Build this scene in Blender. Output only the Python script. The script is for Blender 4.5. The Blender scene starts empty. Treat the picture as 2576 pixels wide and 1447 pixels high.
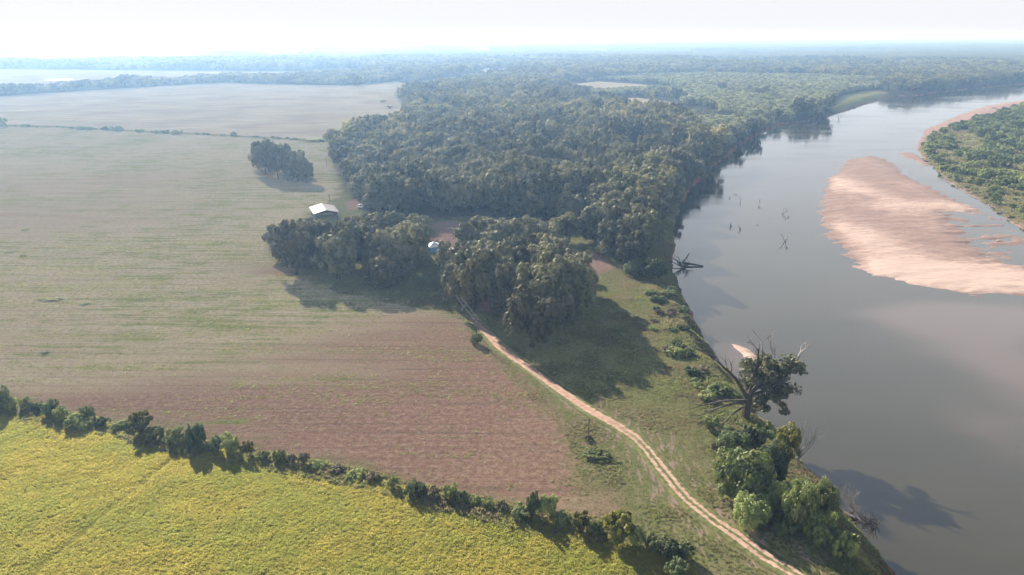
import bpy, math, random
import numpy as np
from mathutils import Vector, Matrix, Euler
random.seed(7)
R_ = math.radians
sc = bpy.context.scene
col = sc.collection

# ------------------------------------------------------------------ camera
CAMH = 80.0
FPX = 1860.0                       # focal length in readings of a 2576 px wide picture
PITCH = math.atan((723.5 - 81) / FPX)
cam_d = bpy.data.cameras.new('camera'); cam = bpy.data.objects.new('camera', cam_d); col.objects.link(cam)
cam.location = (0, 0, CAMH); cam.rotation_euler = (math.pi / 2 - PITCH, 0, 0)
cam_d.sensor_width = 36; cam_d.lens = 36 * FPX / 2576; cam_d.clip_start = 1; cam_d.clip_end = 90000
sc.camera = cam

# ------------------------------------------------------------------ light, sky, exposure
SUN_AZ, SUN_EL = R_(-30), R_(25)   # azimuth from +Y, positive to the right
to_sun = Vector((math.sin(SUN_AZ) * math.cos(SUN_EL), math.cos(SUN_AZ) * math.cos(SUN_EL), math.sin(SUN_EL)))
sd_ = bpy.data.lights.new('sun', 'SUN'); sun = bpy.data.objects.new('sun', sd_); col.objects.link(sun)
sd_.energy = 5.0; sd_.angle = R_(0.5); sd_.color = (1.0, 0.92, 0.82)
sun.rotation_euler = to_sun.to_track_quat('Z', 'Y').to_euler()
sun.location = (-300, 300, 400)
w = bpy.data.worlds.new('World'); sc.world = w; w.use_nodes = True
wn = w.node_tree
sky = wn.nodes.new('ShaderNodeTexSky'); sky.sky_type = 'NISHITA'; sky.sun_disc = False
sky.sun_elevation = SUN_EL; sky.sun_rotation = SUN_AZ; sky.altitude = 100
sky.air_density = 0.8; sky.dust_density = 0.4; sky.ozone_density = 2.0
bg = wn.nodes['Background']; bg.inputs['Strength'].default_value = 0.05
# high thin haze whitens the whole sky, most of all low down
tcw = wn.nodes.new('ShaderNodeTexCoord'); sepw = wn.nodes.new('ShaderNodeSeparateXYZ'); wn.links.new(tcw.outputs['Generated'], sepw.inputs[0])
mrw = wn.nodes.new('ShaderNodeMapRange'); wn.links.new(sepw.outputs[2], mrw.inputs[0])
for i_, v_ in enumerate((0.3, 0.75, 0.985, 0.05)): mrw.inputs[i_ + 1].default_value = v_
mxw = wn.nodes.new('ShaderNodeMix'); mxw.data_type = 'RGBA'; wn.links.new(mrw.outputs[0], mxw.inputs[0])
wn.links.new(sky.outputs[0], mxw.inputs[6]); mxw.inputs[7].default_value = (5.95, 6.02, 6.3, 1)
wn.links.new(mxw.outputs[2], bg.inputs['Color'])
sc.view_settings.view_transform = 'Standard'; sc.view_settings.look = 'None'
sc.view_settings.gamma = 1; sc.view_settings.use_curve_mapping = False
sc.view_settings.exposure = 1.62
HAZE_DENSITY = 0.00021; HAZE_COLOR = (0.36, 0.62, 1.0); HAZE_G = 0.42

sc.render.engine = 'CYCLES'
cy = sc.cycles
cy.use_denoising = True
cy.max_bounces = 6; cy.diffuse_bounces = 1; cy.glossy_bounces = 2; cy.transmission_bounces = 3
cy.transparent_max_bounces = 8; cy.volume_bounces = 0
cy.use_adaptive_sampling = False

# ------------------------------------------------------------------ helpers
def U(px, py, z=0.0):
    """picture reading -> point of the place on the level z"""
    x = (px - 1288) / FPX; y = -(py - 723.5) / FPX
    c, s = math.cos(PITCH), math.sin(PITCH)
    dy, dz = c + y * s, -s + y * c
    t = (z - CAMH) / dz
    return (x * t, dy * t)
def UL(pts, z=0.0): return np.array([U(px, py, z) for px, py in pts])
def upx(y): return FPX / math.hypot(CAMH, y)      # readings per metre at distance y
def height_for(py_base, py_top, z=0.0):
    d = U(1288, py_base, z)[1]
    a = PITCH + math.atan((py_top - 723.5) / FPX)
    return CAMH - d * math.tan(a) - z

def tag(o, label=None, cat=None, group=None, kind=None):
    if label:
        o['label'] = label
    if cat: o['category'] = cat
    if group: o['group'] = group
    if kind: o['kind'] = kind
    return o

rs = np.random.RandomState(11)
_lat = rs.rand(256, 256)
def vnoise(x, y, s):
    x = np.asarray(x) / s; y = np.asarray(y) / s
    xi = np.floor(x).astype(int); yi = np.floor(y).astype(int)
    fx = x - xi; fy = y - yi
    fx = fx * fx * (3 - 2 * fx); fy = fy * fy * (3 - 2 * fy)
    g = lambda a, b: _lat[a & 255, b & 255]
    return (g(xi, yi) * (1 - fx) + g(xi + 1, yi) * fx) * (1 - fy) + (g(xi, yi + 1) * (1 - fx) + g(xi + 1, yi + 1) * fx) * fy
def fbm(x, y, s, o=3):
    t = 0; a = 1; n = 0
    for i in range(o):
        t = t + a * vnoise(x + 37 * i, y - 91 * i, s / 2 ** i); n += a; a *= .55
    return t / n

def dist_line(x, y, P):
    d = np.full(np.shape(x), 1e9)
    for i in range(len(P) - 1):
        ax, ay = P[i]; bx, by = P[i + 1]
        vx, vy = bx - ax, by - ay
        t = np.clip(((x - ax) * vx + (y - ay) * vy) / max(vx * vx + vy * vy, 1e-9), 0, 1)
        d = np.minimum(d, (x - ax - t * vx) ** 2 + (y - ay - t * vy) ** 2)
    return np.sqrt(d)
def inside(x, y, P):
    c = np.zeros(np.shape(x), bool)
    n = len(P)
    for i in range(n):
        ax, ay = P[i]; bx, by = P[(i + 1) % n]
        if ay == by: continue
        c ^= ((ay > y) != (by > y)) & (x < (bx - ax) * (y - ay) / (by - ay) + ax)
    return c
def sdf(x, y, P):
    """positive inside"""
    d = dist_line(x, y, np.vstack([P, P[:1]]))
    return np.where(inside(x, y, P), d, -d)
def sstep(a, b, v):
    t = np.clip((v - a) / (b - a), 0, 1); return t * t * (3 - 2 * t)

# ------------------------------------------------------------------ the plan of the place
WATER = -5.0
LB = [(2330, 1560), (2255, 1447), (2200, 1380), (2162, 1325), (2112, 1255), (2042, 1180), (1985, 1105), (1930, 1035), (1878, 972), (1848, 935),
      (1805, 893), (1768, 845), (1742, 792), (1722, 735), (1700, 692), (1694, 650), (1698, 600), (1712, 550), (1722, 510), (1738, 477),
      (1787, 424), (1826, 400), (1857, 368), (1896, 344), (1959, 313), (2054, 303), (2110, 284), (2163, 266), (2219, 249), (2247, 242),
      (2303, 242), (2374, 231), (2479, 221), (2576, 212), (2760, 205), (3200, 200)]
RB = [(3400, 236), (2700, 242), (2576, 251), (2479, 266), (2409, 288), (2356, 312), (2321, 326), (2314, 337), (2297, 372), (2314, 400), (2339, 417),
      (2371, 456), (2429, 492), (2486, 521), (2530, 561), (2576, 587), (2760, 680), (3600, 1500)]
LBw, RBw = UL(LB, WATER), UL(RB, WATER)
RIVER = np.vstack([LBw, RBw])
SCRUB = UL([(2339, 333), (2395, 316), (2461, 295), (2532, 277), (2576, 263), (2760, 250), (3000, 250), (3300, 900), (2700, 640), (2576, 558), (2532, 532), (2486, 501),
            (2446, 478), (2388, 443), (2342, 403), (2316, 368)], -2.5)
MEADOW = UL([(-500, 905), (0, 1040), (130, 1060), (300, 1085), (380, 1110), (500, 1135), (700, 1168), (900, 1205), (1100, 1262), (1300, 1308), (1450, 1345), (1560, 1380),
             (1700, 1425), (1800, 1500), (1800, 2100), (-500, 2100)])
FIELD = UL([(-700, 830), (0, 1000), (130, 1035), (300, 1070), (500, 1115), (700, 1150), (900, 1190), (1100, 1240), (1300, 1280), (1470, 1315), (1525, 1300),
            (1490, 1225), (1458, 1150), (1440, 1092), (1400, 1042), (1350, 1000), (1290, 942), (1230, 872), (1172, 800), (1030, 765), (860, 735), (740, 690), (695, 655),
            (690, 600), (760, 545), (850, 500), (845, 440), (830, 357), (640, 347), (400, 335), (160, 322), (0, 318), (-700, 292)])
PASTURE = UL([(-700, 286), (0, 313), (160, 318), (400, 331), (640, 343), (832, 353), (930, 335), (1035, 304), (1010, 265), (992, 235), (1015, 210), (1000, 205), (870, 215), (700, 213),
              (560, 209), (300, 223), (0, 242), (-700, 290)])
FIELD2 = UL([(-700, 200), (0, 175), (300, 178), (700, 182), (940, 178), (930, 188), (720, 197), (560, 202), (300, 215), (0, 234), (-700, 270)])
HEDGEROW = UL([(-700, 290), (0, 243), (300, 223), (560, 209), (700, 213), (870, 215), (1000, 206), (930, 188), (720, 198), (560, 203), (300, 216), (0, 236), (-700, 276)])
CLEAR = [UL(p) for p in (
    [(1105, 199), (1190, 187), (1225, 171), (1345, 176), (1335, 187), (1190, 200)],
    [(1415, 216), (1500, 205), (1620, 213), (1670, 226), (1500, 230)],
    [(1520, 252), (1600, 246), (1700, 258), (1725, 284), (1600, 290)],
    [(1750, 152), (2240, 159), (2200, 166), (1760, 161)],
    [(720, 128), (880, 126), (880, 132), (740, 134)],
    [(1170, 131), (1290, 126), (1300, 134), (1200, 137)],
    [(1030, 142), (1180, 137), (1170, 145), (1040, 149)])]
BANKGRASS = [UL(p) for p in ([(2078, 268), (2120, 240), (2180, 228), (2238, 232), (2215, 244), (2160, 260), (2100, 274)],
                             [(1890, 302), (1925, 292), (1975, 292), (1940, 303)])]
BARE = [UL(p) for p in (
    [(1080, 572), (1100, 558), (1150, 556), (1170, 575), (1150, 590), (1110, 592)],
    [(1440, 640), (1490, 628), (1530, 648), (1545, 675), (1510, 690), (1465, 668)],
    [(1195, 780), (1210, 740), (1235, 735), (1262, 768), (1245, 785)],
    [(868, 508), (900, 500), (915, 520), (880, 532)],
    [(1060, 590), (1140, 588), (1180, 640), (1120, 660)])]
WOOD = UL([(935, 548), (900, 507), (870, 472), (842, 430), (834, 372), (900, 352), (1000, 324), (1045, 308), (1024, 285), (1010, 262), (1036, 238), (1100, 222), (1180, 205), (1230, 197),
           (1345, 188), (2900, 188), (2900, 198), (2576, 207), (2479, 216), (2374, 225), (2303, 236), (2247, 236), (2163, 260), (2110, 277), (2054, 294), (1959, 304), (1896, 335), (1857, 358),
           (1826, 388), (1787, 412), (1736, 462), (1700, 515), (1668, 565), (1640, 610), (1575, 640), (1470, 592), (1300, 556), (1165, 548), (1060, 552)])
FARWOOD = UL([(942, 176), (935, 190), (1000, 203), (1012, 211), (1100, 199), (1345, 188), (3000, 188), (3000, 86), (-800, 86), (-800, 186), (0, 173), (300, 176), (700, 179)])
YOUNG = UL([(1420, 232), (1560, 268), (1700, 290), (1752, 345), (1800, 405), (1862, 356), (1960, 302), (2100, 274), (2250, 236), (2200, 203), (2000, 192), (1700, 190), (1440, 206)])
TRACK = [(1185, 800), (1208, 823), (1232, 846), (1265, 880), (1330, 925), (1400, 975), (1480, 1030), (1560, 1075), (1612, 1115), (1662, 1175), (1712, 1235), (1772, 1290),
         (1850, 1345), (1930, 1400), (2010, 1450), (2120, 1530)]
TRACKw = UL(TRACK)

def in_right(x, y):
    """nearer to the right bank than to the left one"""
    return dist_line(x, y, RBw) < dist_line(x, y, LBw)
def ground_h(x, y):
    x = np.asarray(x, float); y = np.asarray(y, float)
    dl = dist_line(x, y, LBw); dr = dist_line(x, y, RBw); ins = inside(x, y, RIVER)
    nz = fbm(x, y, 14) - .5
    left = -5.3 + 5.3 * sstep(-.5, 9, dl + nz * 7) + nz * .8 * sstep(0, 4, dl) * sstep(40, 10, dl)
    right = -5.2 + 1.2 * sstep(0, 10, dr) + 1.8 * sstep(9, 22, dr) + nz * .5 * sstep(2, 8, dr)
    out = np.where(dr < dl, right, left)
    far = np.hypot(x, y) > 2500
    out = np.where(far, 0, out)
    h = np.where(ins, -5.3 - 1.7 * sstep(0, 8, np.minimum(dl, dr)), out)
    h = h + (fbm(x, y, 9, 2) - .5) * .35 * (~ins) * sstep(8, 16, np.minimum(dl, dr))
    h = h - .25 * sstep(4.6, 2.6, dist_line(x, y, TRACKw))
    return h
def gh(x, y): return float(ground_h(np.array([x]), np.array([y]))[0])

# ------------------------------------------------------------------ materials
def mat_new(name):
    m = bpy.data.materials.new(name); m.use_nodes = True
    nt = m.node_tree
    for n in list(nt.nodes): nt.nodes.remove(n)
    return m, nt
class NT:
    def __init__(s, nt): s.nt = nt
    def n(s, t, **kw):
        nd = s.nt.nodes.new(t)
        for k, v in kw.items(): setattr(nd, k, v)
        return nd
    def l(s, a, b): s.nt.links.new(a, b)
    def set(s, inp, v):
        if hasattr(v, 'is_output'): s.l(v, inp)
        else: inp.default_value = v
    def noise(s, vec, scale, detail=3, rough=.55, dist=0):
        nd = s.n('ShaderNodeTexNoise'); nd.inputs['Scale'].default_value = scale; nd.inputs['Detail'].default_value = detail
        nd.inputs['Roughness'].default_value = rough; nd.inputs['Distortion'].default_value = dist
        s.l(vec, nd.inputs['Vector']); return nd.outputs['Fac']
    def mapping(s, vec, scale=(1, 1, 1), rot=(0, 0, 0)):
        nd = s.n('ShaderNodeMapping'); nd.inputs['Scale'].default_value = scale; nd.inputs['Rotation'].default_value = rot
        s.l(vec, nd.inputs['Vector']); return nd.outputs[0]
    def math(s, op, a, b=0.0, c=None):
        nd = s.n('ShaderNodeMath', operation=op); s.set(nd.inputs[0], a); s.set(nd.inputs[1], b)
        if c is not None: s.set(nd.inputs[2], c)
        return nd.outputs[0]
    def rng(s, v, a, b, c=0.0, d=1.0):
        nd = s.n('ShaderNodeMapRange', interpolation_type='SMOOTHSTEP'); s.set(nd.inputs[0], v)
        for i, q in enumerate((a, b, c, d)): s.set(nd.inputs[i + 1], q)
        return nd.outputs[0]
    def mix(s, f, a, b):
        nd = s.n('ShaderNodeMix', data_type='RGBA'); s.set(nd.inputs[0], f)
        for q, i in ((a, 6), (b, 7)):
            if isinstance(q, tuple): nd.inputs[i].default_value = (*q, 1)
            else: s.l(q, nd.inputs[i])
        return nd.outputs[2]
    def ramp(s, f, stops):
        nd = s.n('ShaderNodeValToRGB'); e = nd.color_ramp.elements
        while len(e) < len(stops): e.new(.5)
        for q, (p, c) in zip(e, stops): q.position = p; q.color = (*c, 1)
        s.l(f, nd.inputs[0]); return nd.outputs[0]
    def attr(s, name):
        nd = s.n('ShaderNodeAttribute'); nd.attribute_name = name; return nd.outputs['Fac']
    def bump(s, h, strength=.5, dist=.3):
        nd = s.n('ShaderNodeBump'); nd.inputs['Strength'].default_value = strength; nd.inputs['Distance'].default_value = dist
        s.l(h, nd.inputs['Height']); return nd.outputs[0]
    def out(s, sh):
        o = s.n('ShaderNodeOutputMaterial'); s.l(sh, o.inputs['Surface'])

def simple(name, c, rough=.8, spec=.3, metal=0.0, noise_scale=None, c2=None):
    m, nt = mat_new(name); N = NT(nt)
    p = N.n('ShaderNodeBsdfPrincipled'); p.inputs['Roughness'].default_value = rough; p.inputs['Specular IOR Level'].default_value = spec
    p.inputs['Metallic'].default_value = metal
    tc = N.n('ShaderNodeTexCoord')
    f = N.noise(tc.outputs['Object'], noise_scale or 2.0, 4)
    N.l(N.ramp(f, [(.3, c), (.7, c2 or tuple(v * .7 for v in c))]), p.inputs['Base Color'])
    N.out(p.outputs[0]); return m

def leaf_mat(name, ca, cb, cc, transl=.31, spatial=None, sp_scale=.03, vr=(.62, 1.45)):
    """foliage: per-plant hue, clump-sized mottling, light coming through"""
    m, nt = mat_new(name); N = NT(nt)
    oi = N.n('ShaderNodeObjectInfo'); geo = N.n('ShaderNodeNewGeometry')
    base = N.mix(oi.outputs['Random'], ca, cb)
    n = N.noise(geo.outputs['Position'], .55, 3)
    c = N.mix(N.rng(n, .35, .7, 0, .75), base, cc)
    if spatial:
        f = N.noise(oi.outputs['Location'], sp_scale, 3, .6)
        c = N.mix(N.rng(f, .42, .60), c, N.mix(N.rng(n, .35, .7, 0, .6), spatial, base))
    hsv = N.n('ShaderNodeHueSaturation'); N.l(c, hsv.inputs['Color'])
    rr = N.math('FRACT', N.math('MULTIPLY', oi.outputs['Random'], 17.31))
    N.l(N.rng(rr, 0, 1, vr[0], vr[1]), hsv.inputs['Value'])
    d = N.n('ShaderNodeBsdfDiffuse'); t = N.n('ShaderNodeBsdfTranslucent'); g = N.n('ShaderNodeBsdfGlossy')
    N.l(hsv.outputs[0], d.inputs[0]); N.l(hsv.outputs[0], t.inputs[0])
    g.inputs['Roughness'].default_value = .55; g.inputs[0].default_value = (.5, .5, .5, 1)
    mx = N.n('ShaderNodeMixShader'); mx.inputs[0].default_value = transl; N.l(d.outputs[0], mx.inputs[1]); N.l(t.outputs[0], mx.inputs[2])
    m2 = N.n('ShaderNodeMixShader'); m2.inputs[0].default_value = .035; N.l(mx.outputs[0], m2.inputs[1]); N.l(g.outputs[0], m2.inputs[2])
    N.out(m2.outputs[0]); return m

M = {}
M['leaf_oak'] = leaf_mat('oak_leaf', (.118, .132, .060), (.156, .148, .075), (.210, .190, .099))
M['leaf_mid'] = leaf_mat('mid_leaf', (.130, .150, .055), (.250, .225, .085), (.275, .240, .105), .36, None, .03, (.62, 1.5))
M['leaf_young'] = leaf_mat('willow_leaf', (.232, .275, .116), (.338, .334, .159), (.380, .360, .179))
M['leaf_bush'] = leaf_mat('bush_leaf', (.131, .188, .057), (.208, .245, .075), (.296, .307, .099))
M['leaf_lime'] = leaf_mat('lime_leaf', (.15, .17, .03), (.19, .19, .03), (.24, .21, .035), .45)
M['leaf_vine'] = leaf_mat('vine_leaf', (.078, .115, .041), (.111, .147, .055), (.147, .176, .069), .4)
M['leaf_dry'] = leaf_mat('dry_leaf', (.13, .11, .06), (.16, .13, .08), (.19, .16, .1))
M['tuft_yellow'] = leaf_mat('meadow_tuft', (.44, .39, .09), (.39, .375, .09), (.50, .43, .11), .5, (.36, .375, .09), .06, (.86, 1.16))
M['tuft_green'] = leaf_mat('verge_tuft', (.184, .221, .076), (.227, .243, .086), (.270, .259, .108), .45, (.259, .205, .119), .06, (.86, 1.16))
M['tuft_weed'] = leaf_mat('weed_tuft', (.21, .24, .075), (.27, .26, .11), (.30, .27, .15), .45, None, .03, (.86, 1.16))
M['bark'] = simple('bark', (.085, .066, .05), .95, .1, 0, 1.5, (.045, .036, .03))
M['deadwood'] = simple('deadwood', (.42, .38, .34), .9, .1, 0, 1.2, (.25, .21, .18))
M['wetwood'] = simple('wet_wood', (.09, .075, .065), .7, .3, 0, 1.5, (.05, .042, .038))
M['pole'] = simple('pole_wood', (.16, .12, .09), .9, .1, 0, 3)
M['wire'] = simple('wire_metal', (.22, .22, .23), .5, .4, .6)
M['roof'] = simple('white_roof_metal', (.34, .32, .315), .65, .25, 0, .35, (.28, .26, .25))
M['shedwood'] = simple('shed_timber', (.14, .10, .075), .9, .1)
M['white'] = simple('white_fabric', (.82, .82, .84), .8, .2, 0, .8, (.74, .75, .78))
M['blue'] = simple('blue_tarp', (.10, .28, .50), .6, .3)
M['dark'] = simple('dark_panel', (.03, .03, .035), .7, .3)
M['grey'] = simple('grey_metal', (.35, .36, .37), .5, .4, .3)
M['ash'] = simple('ash', (.05, .045, .04), .95, .1)
M['stone'] = simple('pale_stone', (.42, .36, .32), .9, .2)

def ground_material():
    m, nt = mat_new('ground_cover'); N = NT(nt)
    geo = N.n('ShaderNodeNewGeometry'); P = geo.outputs['Position']
    n1 = N.noise(P, .75, 4, .65); n2 = N.noise(P, .13, 4, .6); n3 = N.noise(P, .018, 4, .55)
    n0 = N.noise(P, 2.2, 3, .6)
    st = N.noise(N.mapping(P, (.016, .17, 1), (0, 0, R_(16))), 1.0, 6, .68)          # long streaks left by the mower
    st2 = N.noise(N.mapping(P, (.03, .40, 1), (0, 0, R_(18))), 1.0, 5, .66)
    rows = N.noise(N.mapping(P, (.012, 1.1, 1), (0, 0, R_(17))), 1.0, 2, .6)
    fine = N.math('ADD', N.math('MULTIPLY', n1, .6), N.math('MULTIPLY', n0, .4))
    def mask(a, wd, amp, n=n2):
        return N.rng(N.math('ADD', N.attr(a), N.math('MULTIPLY', N.math('SUBTRACT', n, .5), amp)), -wd, wd)
    # rough grass
    verge = N.ramp(fine, [(.34, (.102, .118, .046)), (.48, (.180, .186, .070)), (.60, (.240, .222, .102)), (.72, (.300, .240, .144))])
    verge = N.mix(N.rng(n2, .5, .72, 0, .6), verge, (.20, .145, .09))
    # tilled field with weeds
    soil = N.ramp(fine, [(.33, (.165, .092, .066)), (.5, (.30, .185, .128)), (.68, (.43, .32, .215))])
    straw = N.ramp(fine, [(.34, (.25, .20, .12)), (.5, (.42, .345, .215)), (.66, (.56, .47, .31))])
    weed = N.ramp(fine, [(.36, (.120, .143, .044)), (.52, (.226, .256, .074)), (.68, (.316, .316, .127))])
    sw = N.math('ADD', N.attr('soil'), N.math('MULTIPLY', N.math('SUBTRACT', st, .5), 1.7))
    sw = N.math('ADD', sw, N.math('MULTIPLY', N.math('SUBTRACT', n1, .5), 2.0))
    field = N.mix(N.rng(sw, .0, 1.25), straw, soil)
    gw = N.math('ADD', N.math('MULTIPLY', st2, .55), N.math('ADD', N.math('MULTIPLY', n2, .25), N.math('MULTIPLY', n3, .25)))
    gw = N.math('ADD', gw, N.math('MULTIPLY', N.attr('soil'), -.06))
    field = N.mix(N.rng(gw, .50, .62, 0, .9), field, weed)
    field = N.mix(N.rng(rows, .52, .68, 0, .38), field, (.13, .095, .07))
    past = N.ramp(st, [(.3, (.311, .257, .155)), (.5, (.419, .342, .217)), (.68, (.559, .474, .333))])
    past = N.mix(N.rng(rows, .5, .7, 0, .2), past, (.22, .17, .13))
    past = N.mix(N.rng(n3, .4, .7, 0, .5), past, (.26, .19, .135))
    mead = N.ramp(fine, [(.35, (.22, .21, .05)), (.55, (.30, .27, .06)), (.7, (.36, .30, .08))])
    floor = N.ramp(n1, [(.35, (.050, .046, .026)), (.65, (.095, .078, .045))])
    bare = N.ramp(fine, [(.33, (.22, .13, .10)), (.66, (.38, .25, .19))])
    bank = N.ramp(N.noise(N.mapping(P, (1, 1, 3)), .8, 4, .6), [(.33, (.13, .058, .04)), (.55, (.25, .115, .075)), (.7, (.34, .18, .125))])
    beach = N.ramp(n1, [(.33, (.28, .18, .14)), (.66, (.46, .33, .27))])
    scrub = N.ramp(fine, [(.34, (.09, .09, .042)), (.5, (.17, .145, .07)), (.68, (.26, .20, .13))])
    c = verge
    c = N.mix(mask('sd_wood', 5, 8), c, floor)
    c = N.mix(mask('sd_field', 4.5, 22), c, field)
    c = N.mix(mask('sd_pasture', 4, 3), c, past)
    c = N.mix(mask('sd_meadow', 1.5, 4), c, mead)
    c = N.mix(mask('sd_bare', 2, 6), c, bare)
    c = N.mix(N.math('MULTIPLY', N.rng(N.attr('near_track'), 0, 1), N.rng(N.noise(N.mapping(P, (.9, .22, 1), (0, 0, R_(-33))), 1, 3, .6), .50, .62)), c, (.36, .26, .20))
    c = N.mix(mask('sd_bank', .5, 3.0, n1), c, bank)
    c = N.mix(mask('sd_right', 2, 2), c, beach)
    c = N.mix(mask('sd_scrub', 2.5, 7), c, scrub)
    d = N.n('ShaderNodeBsdfDiffuse'); d.inputs['Roughness'].default_value = .8; N.l(c, d.inputs[0])
    N.l(N.bump(fine, .5, .22), d.inputs['Normal'])
    N.out(d.outputs[0]); return m
M['ground'] = ground_material()

# ------------------------------------------------------------------ mesh helpers
def mesh_np(name, V, F, mat, attrs=None, smooth=False):
    """V (n,3), F (m,k) with constant k"""
    V = np.asarray(V, np.float32); F = np.asarray(F, np.int32)
    me = bpy.data.meshes.new(name)
    k = F.shape[1]
    me.vertices.add(len(V)); me.vertices.foreach_set('co', V.ravel())
    me.loops.add(F.size); me.loops.foreach_set('vertex_index', F.ravel())
    me.polygons.add(len(F)); me.polygons.foreach_set('loop_start', np.arange(0, F.size, k, dtype=np.int32))
    me.polygons.foreach_set('loop_total', np.full(len(F), k, np.int32))
    if smooth: me.polygons.foreach_set('use_smooth', np.ones(len(F), bool))
    if attrs:
        for a, v in attrs.items():
            at = me.attributes.new(a, 'FLOAT', 'POINT'); at.data.foreach_set('value', np.asarray(v, np.float32))
    me.update(calc_edges=True); me.validate()
    if mat: me.materials.append(mat)
    return me
def link(name, me, parent=None, loc=None, rot=None, scale=None):
    o = bpy.data.objects.new(name, me); col.objects.link(o)
    if parent: o.parent = parent
    if loc is not None: o.location = loc
    if rot is not None: o.rotation_euler = rot
    if scale is not None: o.scale = scale
    return o
class MB:
    """collects tubes, boxes and quads into one mesh"""
    def __init__(s): s.v = []; s.f = []
    def add(s, vs, fs):
        b = len(s.v); s.v += [tuple(q) for q in vs]; s.f += [tuple(i + b for i in q) for q in fs]
    def tube(s, pts, rad, n=6, cap=True):
        pts = [Vector(p) for p in pts]; vs = []; fs = []
        for i, p in enumerate(pts):
            d = (pts[min(i + 1, len(pts) - 1)] - pts[max(i - 1, 0)]).normalized()
            a = d.orthogonal().normalized() if abs(d.z) > .95 else d.cross(Vector((0, 0, 1))).normalized()
            b = d.cross(a)
            for k in range(n):
                t = 2 * math.pi * k / n
                vs.append(p + (a * math.cos(t) + b * math.sin(t)) * rad[i])
        for i in range(len(pts) - 1):
            for k in range(n):
                fs.append((i * n + k, i * n + (k + 1) % n, (i + 1) * n + (k + 1) % n, (i + 1) * n + k))
        if cap: fs.append(tuple(range((len(pts) - 1) * n, len(pts) * n))); fs.append(tuple(reversed(range(n))))
        s.add(vs, fs)
    def box(s, c, size, rot=None):
        x, y, z = (q / 2 for q in size); c = Vector(c)
        vs = [Vector((a * x, b * y, d * z)) for d in (-1, 1) for b in (-1, 1) for a in (-1, 1)]
        if rot is not None: vs = [rot @ q for q in vs]
        s.add([q + c for q in vs], [(0, 2, 3, 1), (4, 5, 7, 6), (0, 1, 5, 4), (2, 6, 7, 3), (0, 4, 6, 2), (1, 3, 7, 5)])
    def prism(s, poly, thick):
        """polygon of 3-D points given some depth along its normal"""
        poly = [Vector(p) for p in poly]; n = (poly[1] - poly[0]).cross(poly[2] - poly[0]).normalized() * thick
        k = len(poly)
        s.add(poly + [p - n for p in poly], [tuple(range(k)), tuple(reversed(range(k, 2 * k)))] + [(i, i + k, (i + 1) % k + k, (i + 1) % k) for i in range(k)])
    def mesh(s, name, mat):
        me = bpy.data.meshes.new(name); me.from_pydata(s.v, [], s.f); me.update(); me.validate()
        if mat: me.materials.append(mat)
        return me
    def build(s, name, mat, parent=None, loc=None): return link(name, s.mesh(name, mat), parent, loc)

# ------------------------------------------------------------------ ground
TH = np.radians(np.arange(-62, 62.01, .34)); RR = 45 * np.exp(np.arange(0, math.log(30000 / 45) + .008, .0078))
T2, R2 = np.meshgrid(TH, RR)
GX, GY = (R2 * np.sin(T2)).ravel(), (R2 * np.cos(T2)).ravel()
GZ = ground_h(GX, GY)
nr, na = len(RR), len(TH)
ii, jj = np.meshgrid(np.arange(nr - 1), np.arange(na - 1), indexing='ij')
q0 = (ii * na + jj).ravel()
QF = np.stack([q0, q0 + 1, q0 + na + 1, q0 + na], 1)[:, ::-1]
def union(polys, x, y): return np.max([sdf(x, y, p) for p in polys], 0)
_dl, _dr, _ins = dist_line(GX, GY, LBw), dist_line(GX, GY, RBw), inside(GX, GY, RIVER)
_right = (_dr < _dl) & (np.hypot(GX, GY) < 2500)
A = {}
A['sd_field'] = sdf(GX, GY, FIELD)
A['sd_pasture'] = np.maximum.reduce([sdf(GX, GY, PASTURE), sdf(GX, GY, FIELD2), union(CLEAR, GX, GY)])
A['sd_meadow'] = sdf(GX, GY, MEADOW)
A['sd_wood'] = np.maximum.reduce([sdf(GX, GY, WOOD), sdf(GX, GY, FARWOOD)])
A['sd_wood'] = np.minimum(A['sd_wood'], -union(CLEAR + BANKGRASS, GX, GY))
A['sd_bare'] = union(BARE, GX, GY)
A['sd_bank'] = np.where(_right, -5, np.where(_ins, 5, np.where(GY > 290, .6, 3.0) - _dl + 3.5 * (fbm(GX, GY, 25) - .5)))
A['sd_right'] = np.where(_right, np.where(_ins, 6, 16), -6)
A['sd_scrub'] = sdf(GX, GY, SCRUB)
A['near_track'] = np.exp(-(dist_line(GX, GY, TRACKw) / 9) ** 2) * sstep(175, 135, GY)
def blobs(lst, x, y):
    t = np.zeros_like(x)
    for px, py, sx, sy, a in lst:
        cx, cy = U(px, py)
        t += a * np.exp(-(((x - cx) / sx) ** 2 + ((y - cy) / sy) ** 2))
    return t
SOIL = [(400, 1010, 60, 10, .8), (760, 1100, 45, 14, .9), (1150, 1200, 30, 12, 1.0), (1200, 1000, 22, 26, .55), (1350, 1120, 16, 22, .6), (1100, 830, 34, 18, .9), (1220, 1000, 30, 30, .35), (1000, 1000, 70, 22, .3), (700, 680, 16, 10, .9),
        (50, 800, 60, 30, .35), (1000, 930, 60, 18, .25), (30, 560, 90, 45, .45), (200, 460, 90, 50, .4), (760, 900, 40, 12, .3), (1550, 1300, 12, 8, .6), (500, 760, 60, 16, -.3), (450, 620, 60, 40, -.35)]
A['soil'] = blobs(SOIL, GX, GY) - .02
for k in A: A[k] = np.clip(A[k], -40, 40)
fc = lambda a: A[a][QF].mean(1)
fx, fy = GX[QF].mean(1), GY[QF].mean(1)
owner = np.zeros(len(QF), int)                                   # 0 grass verge
jit = (fbm(fx, fy, 7) - .5) * 9
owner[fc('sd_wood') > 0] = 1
owner[fc('sd_field') + jit > 0] = 2
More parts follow.
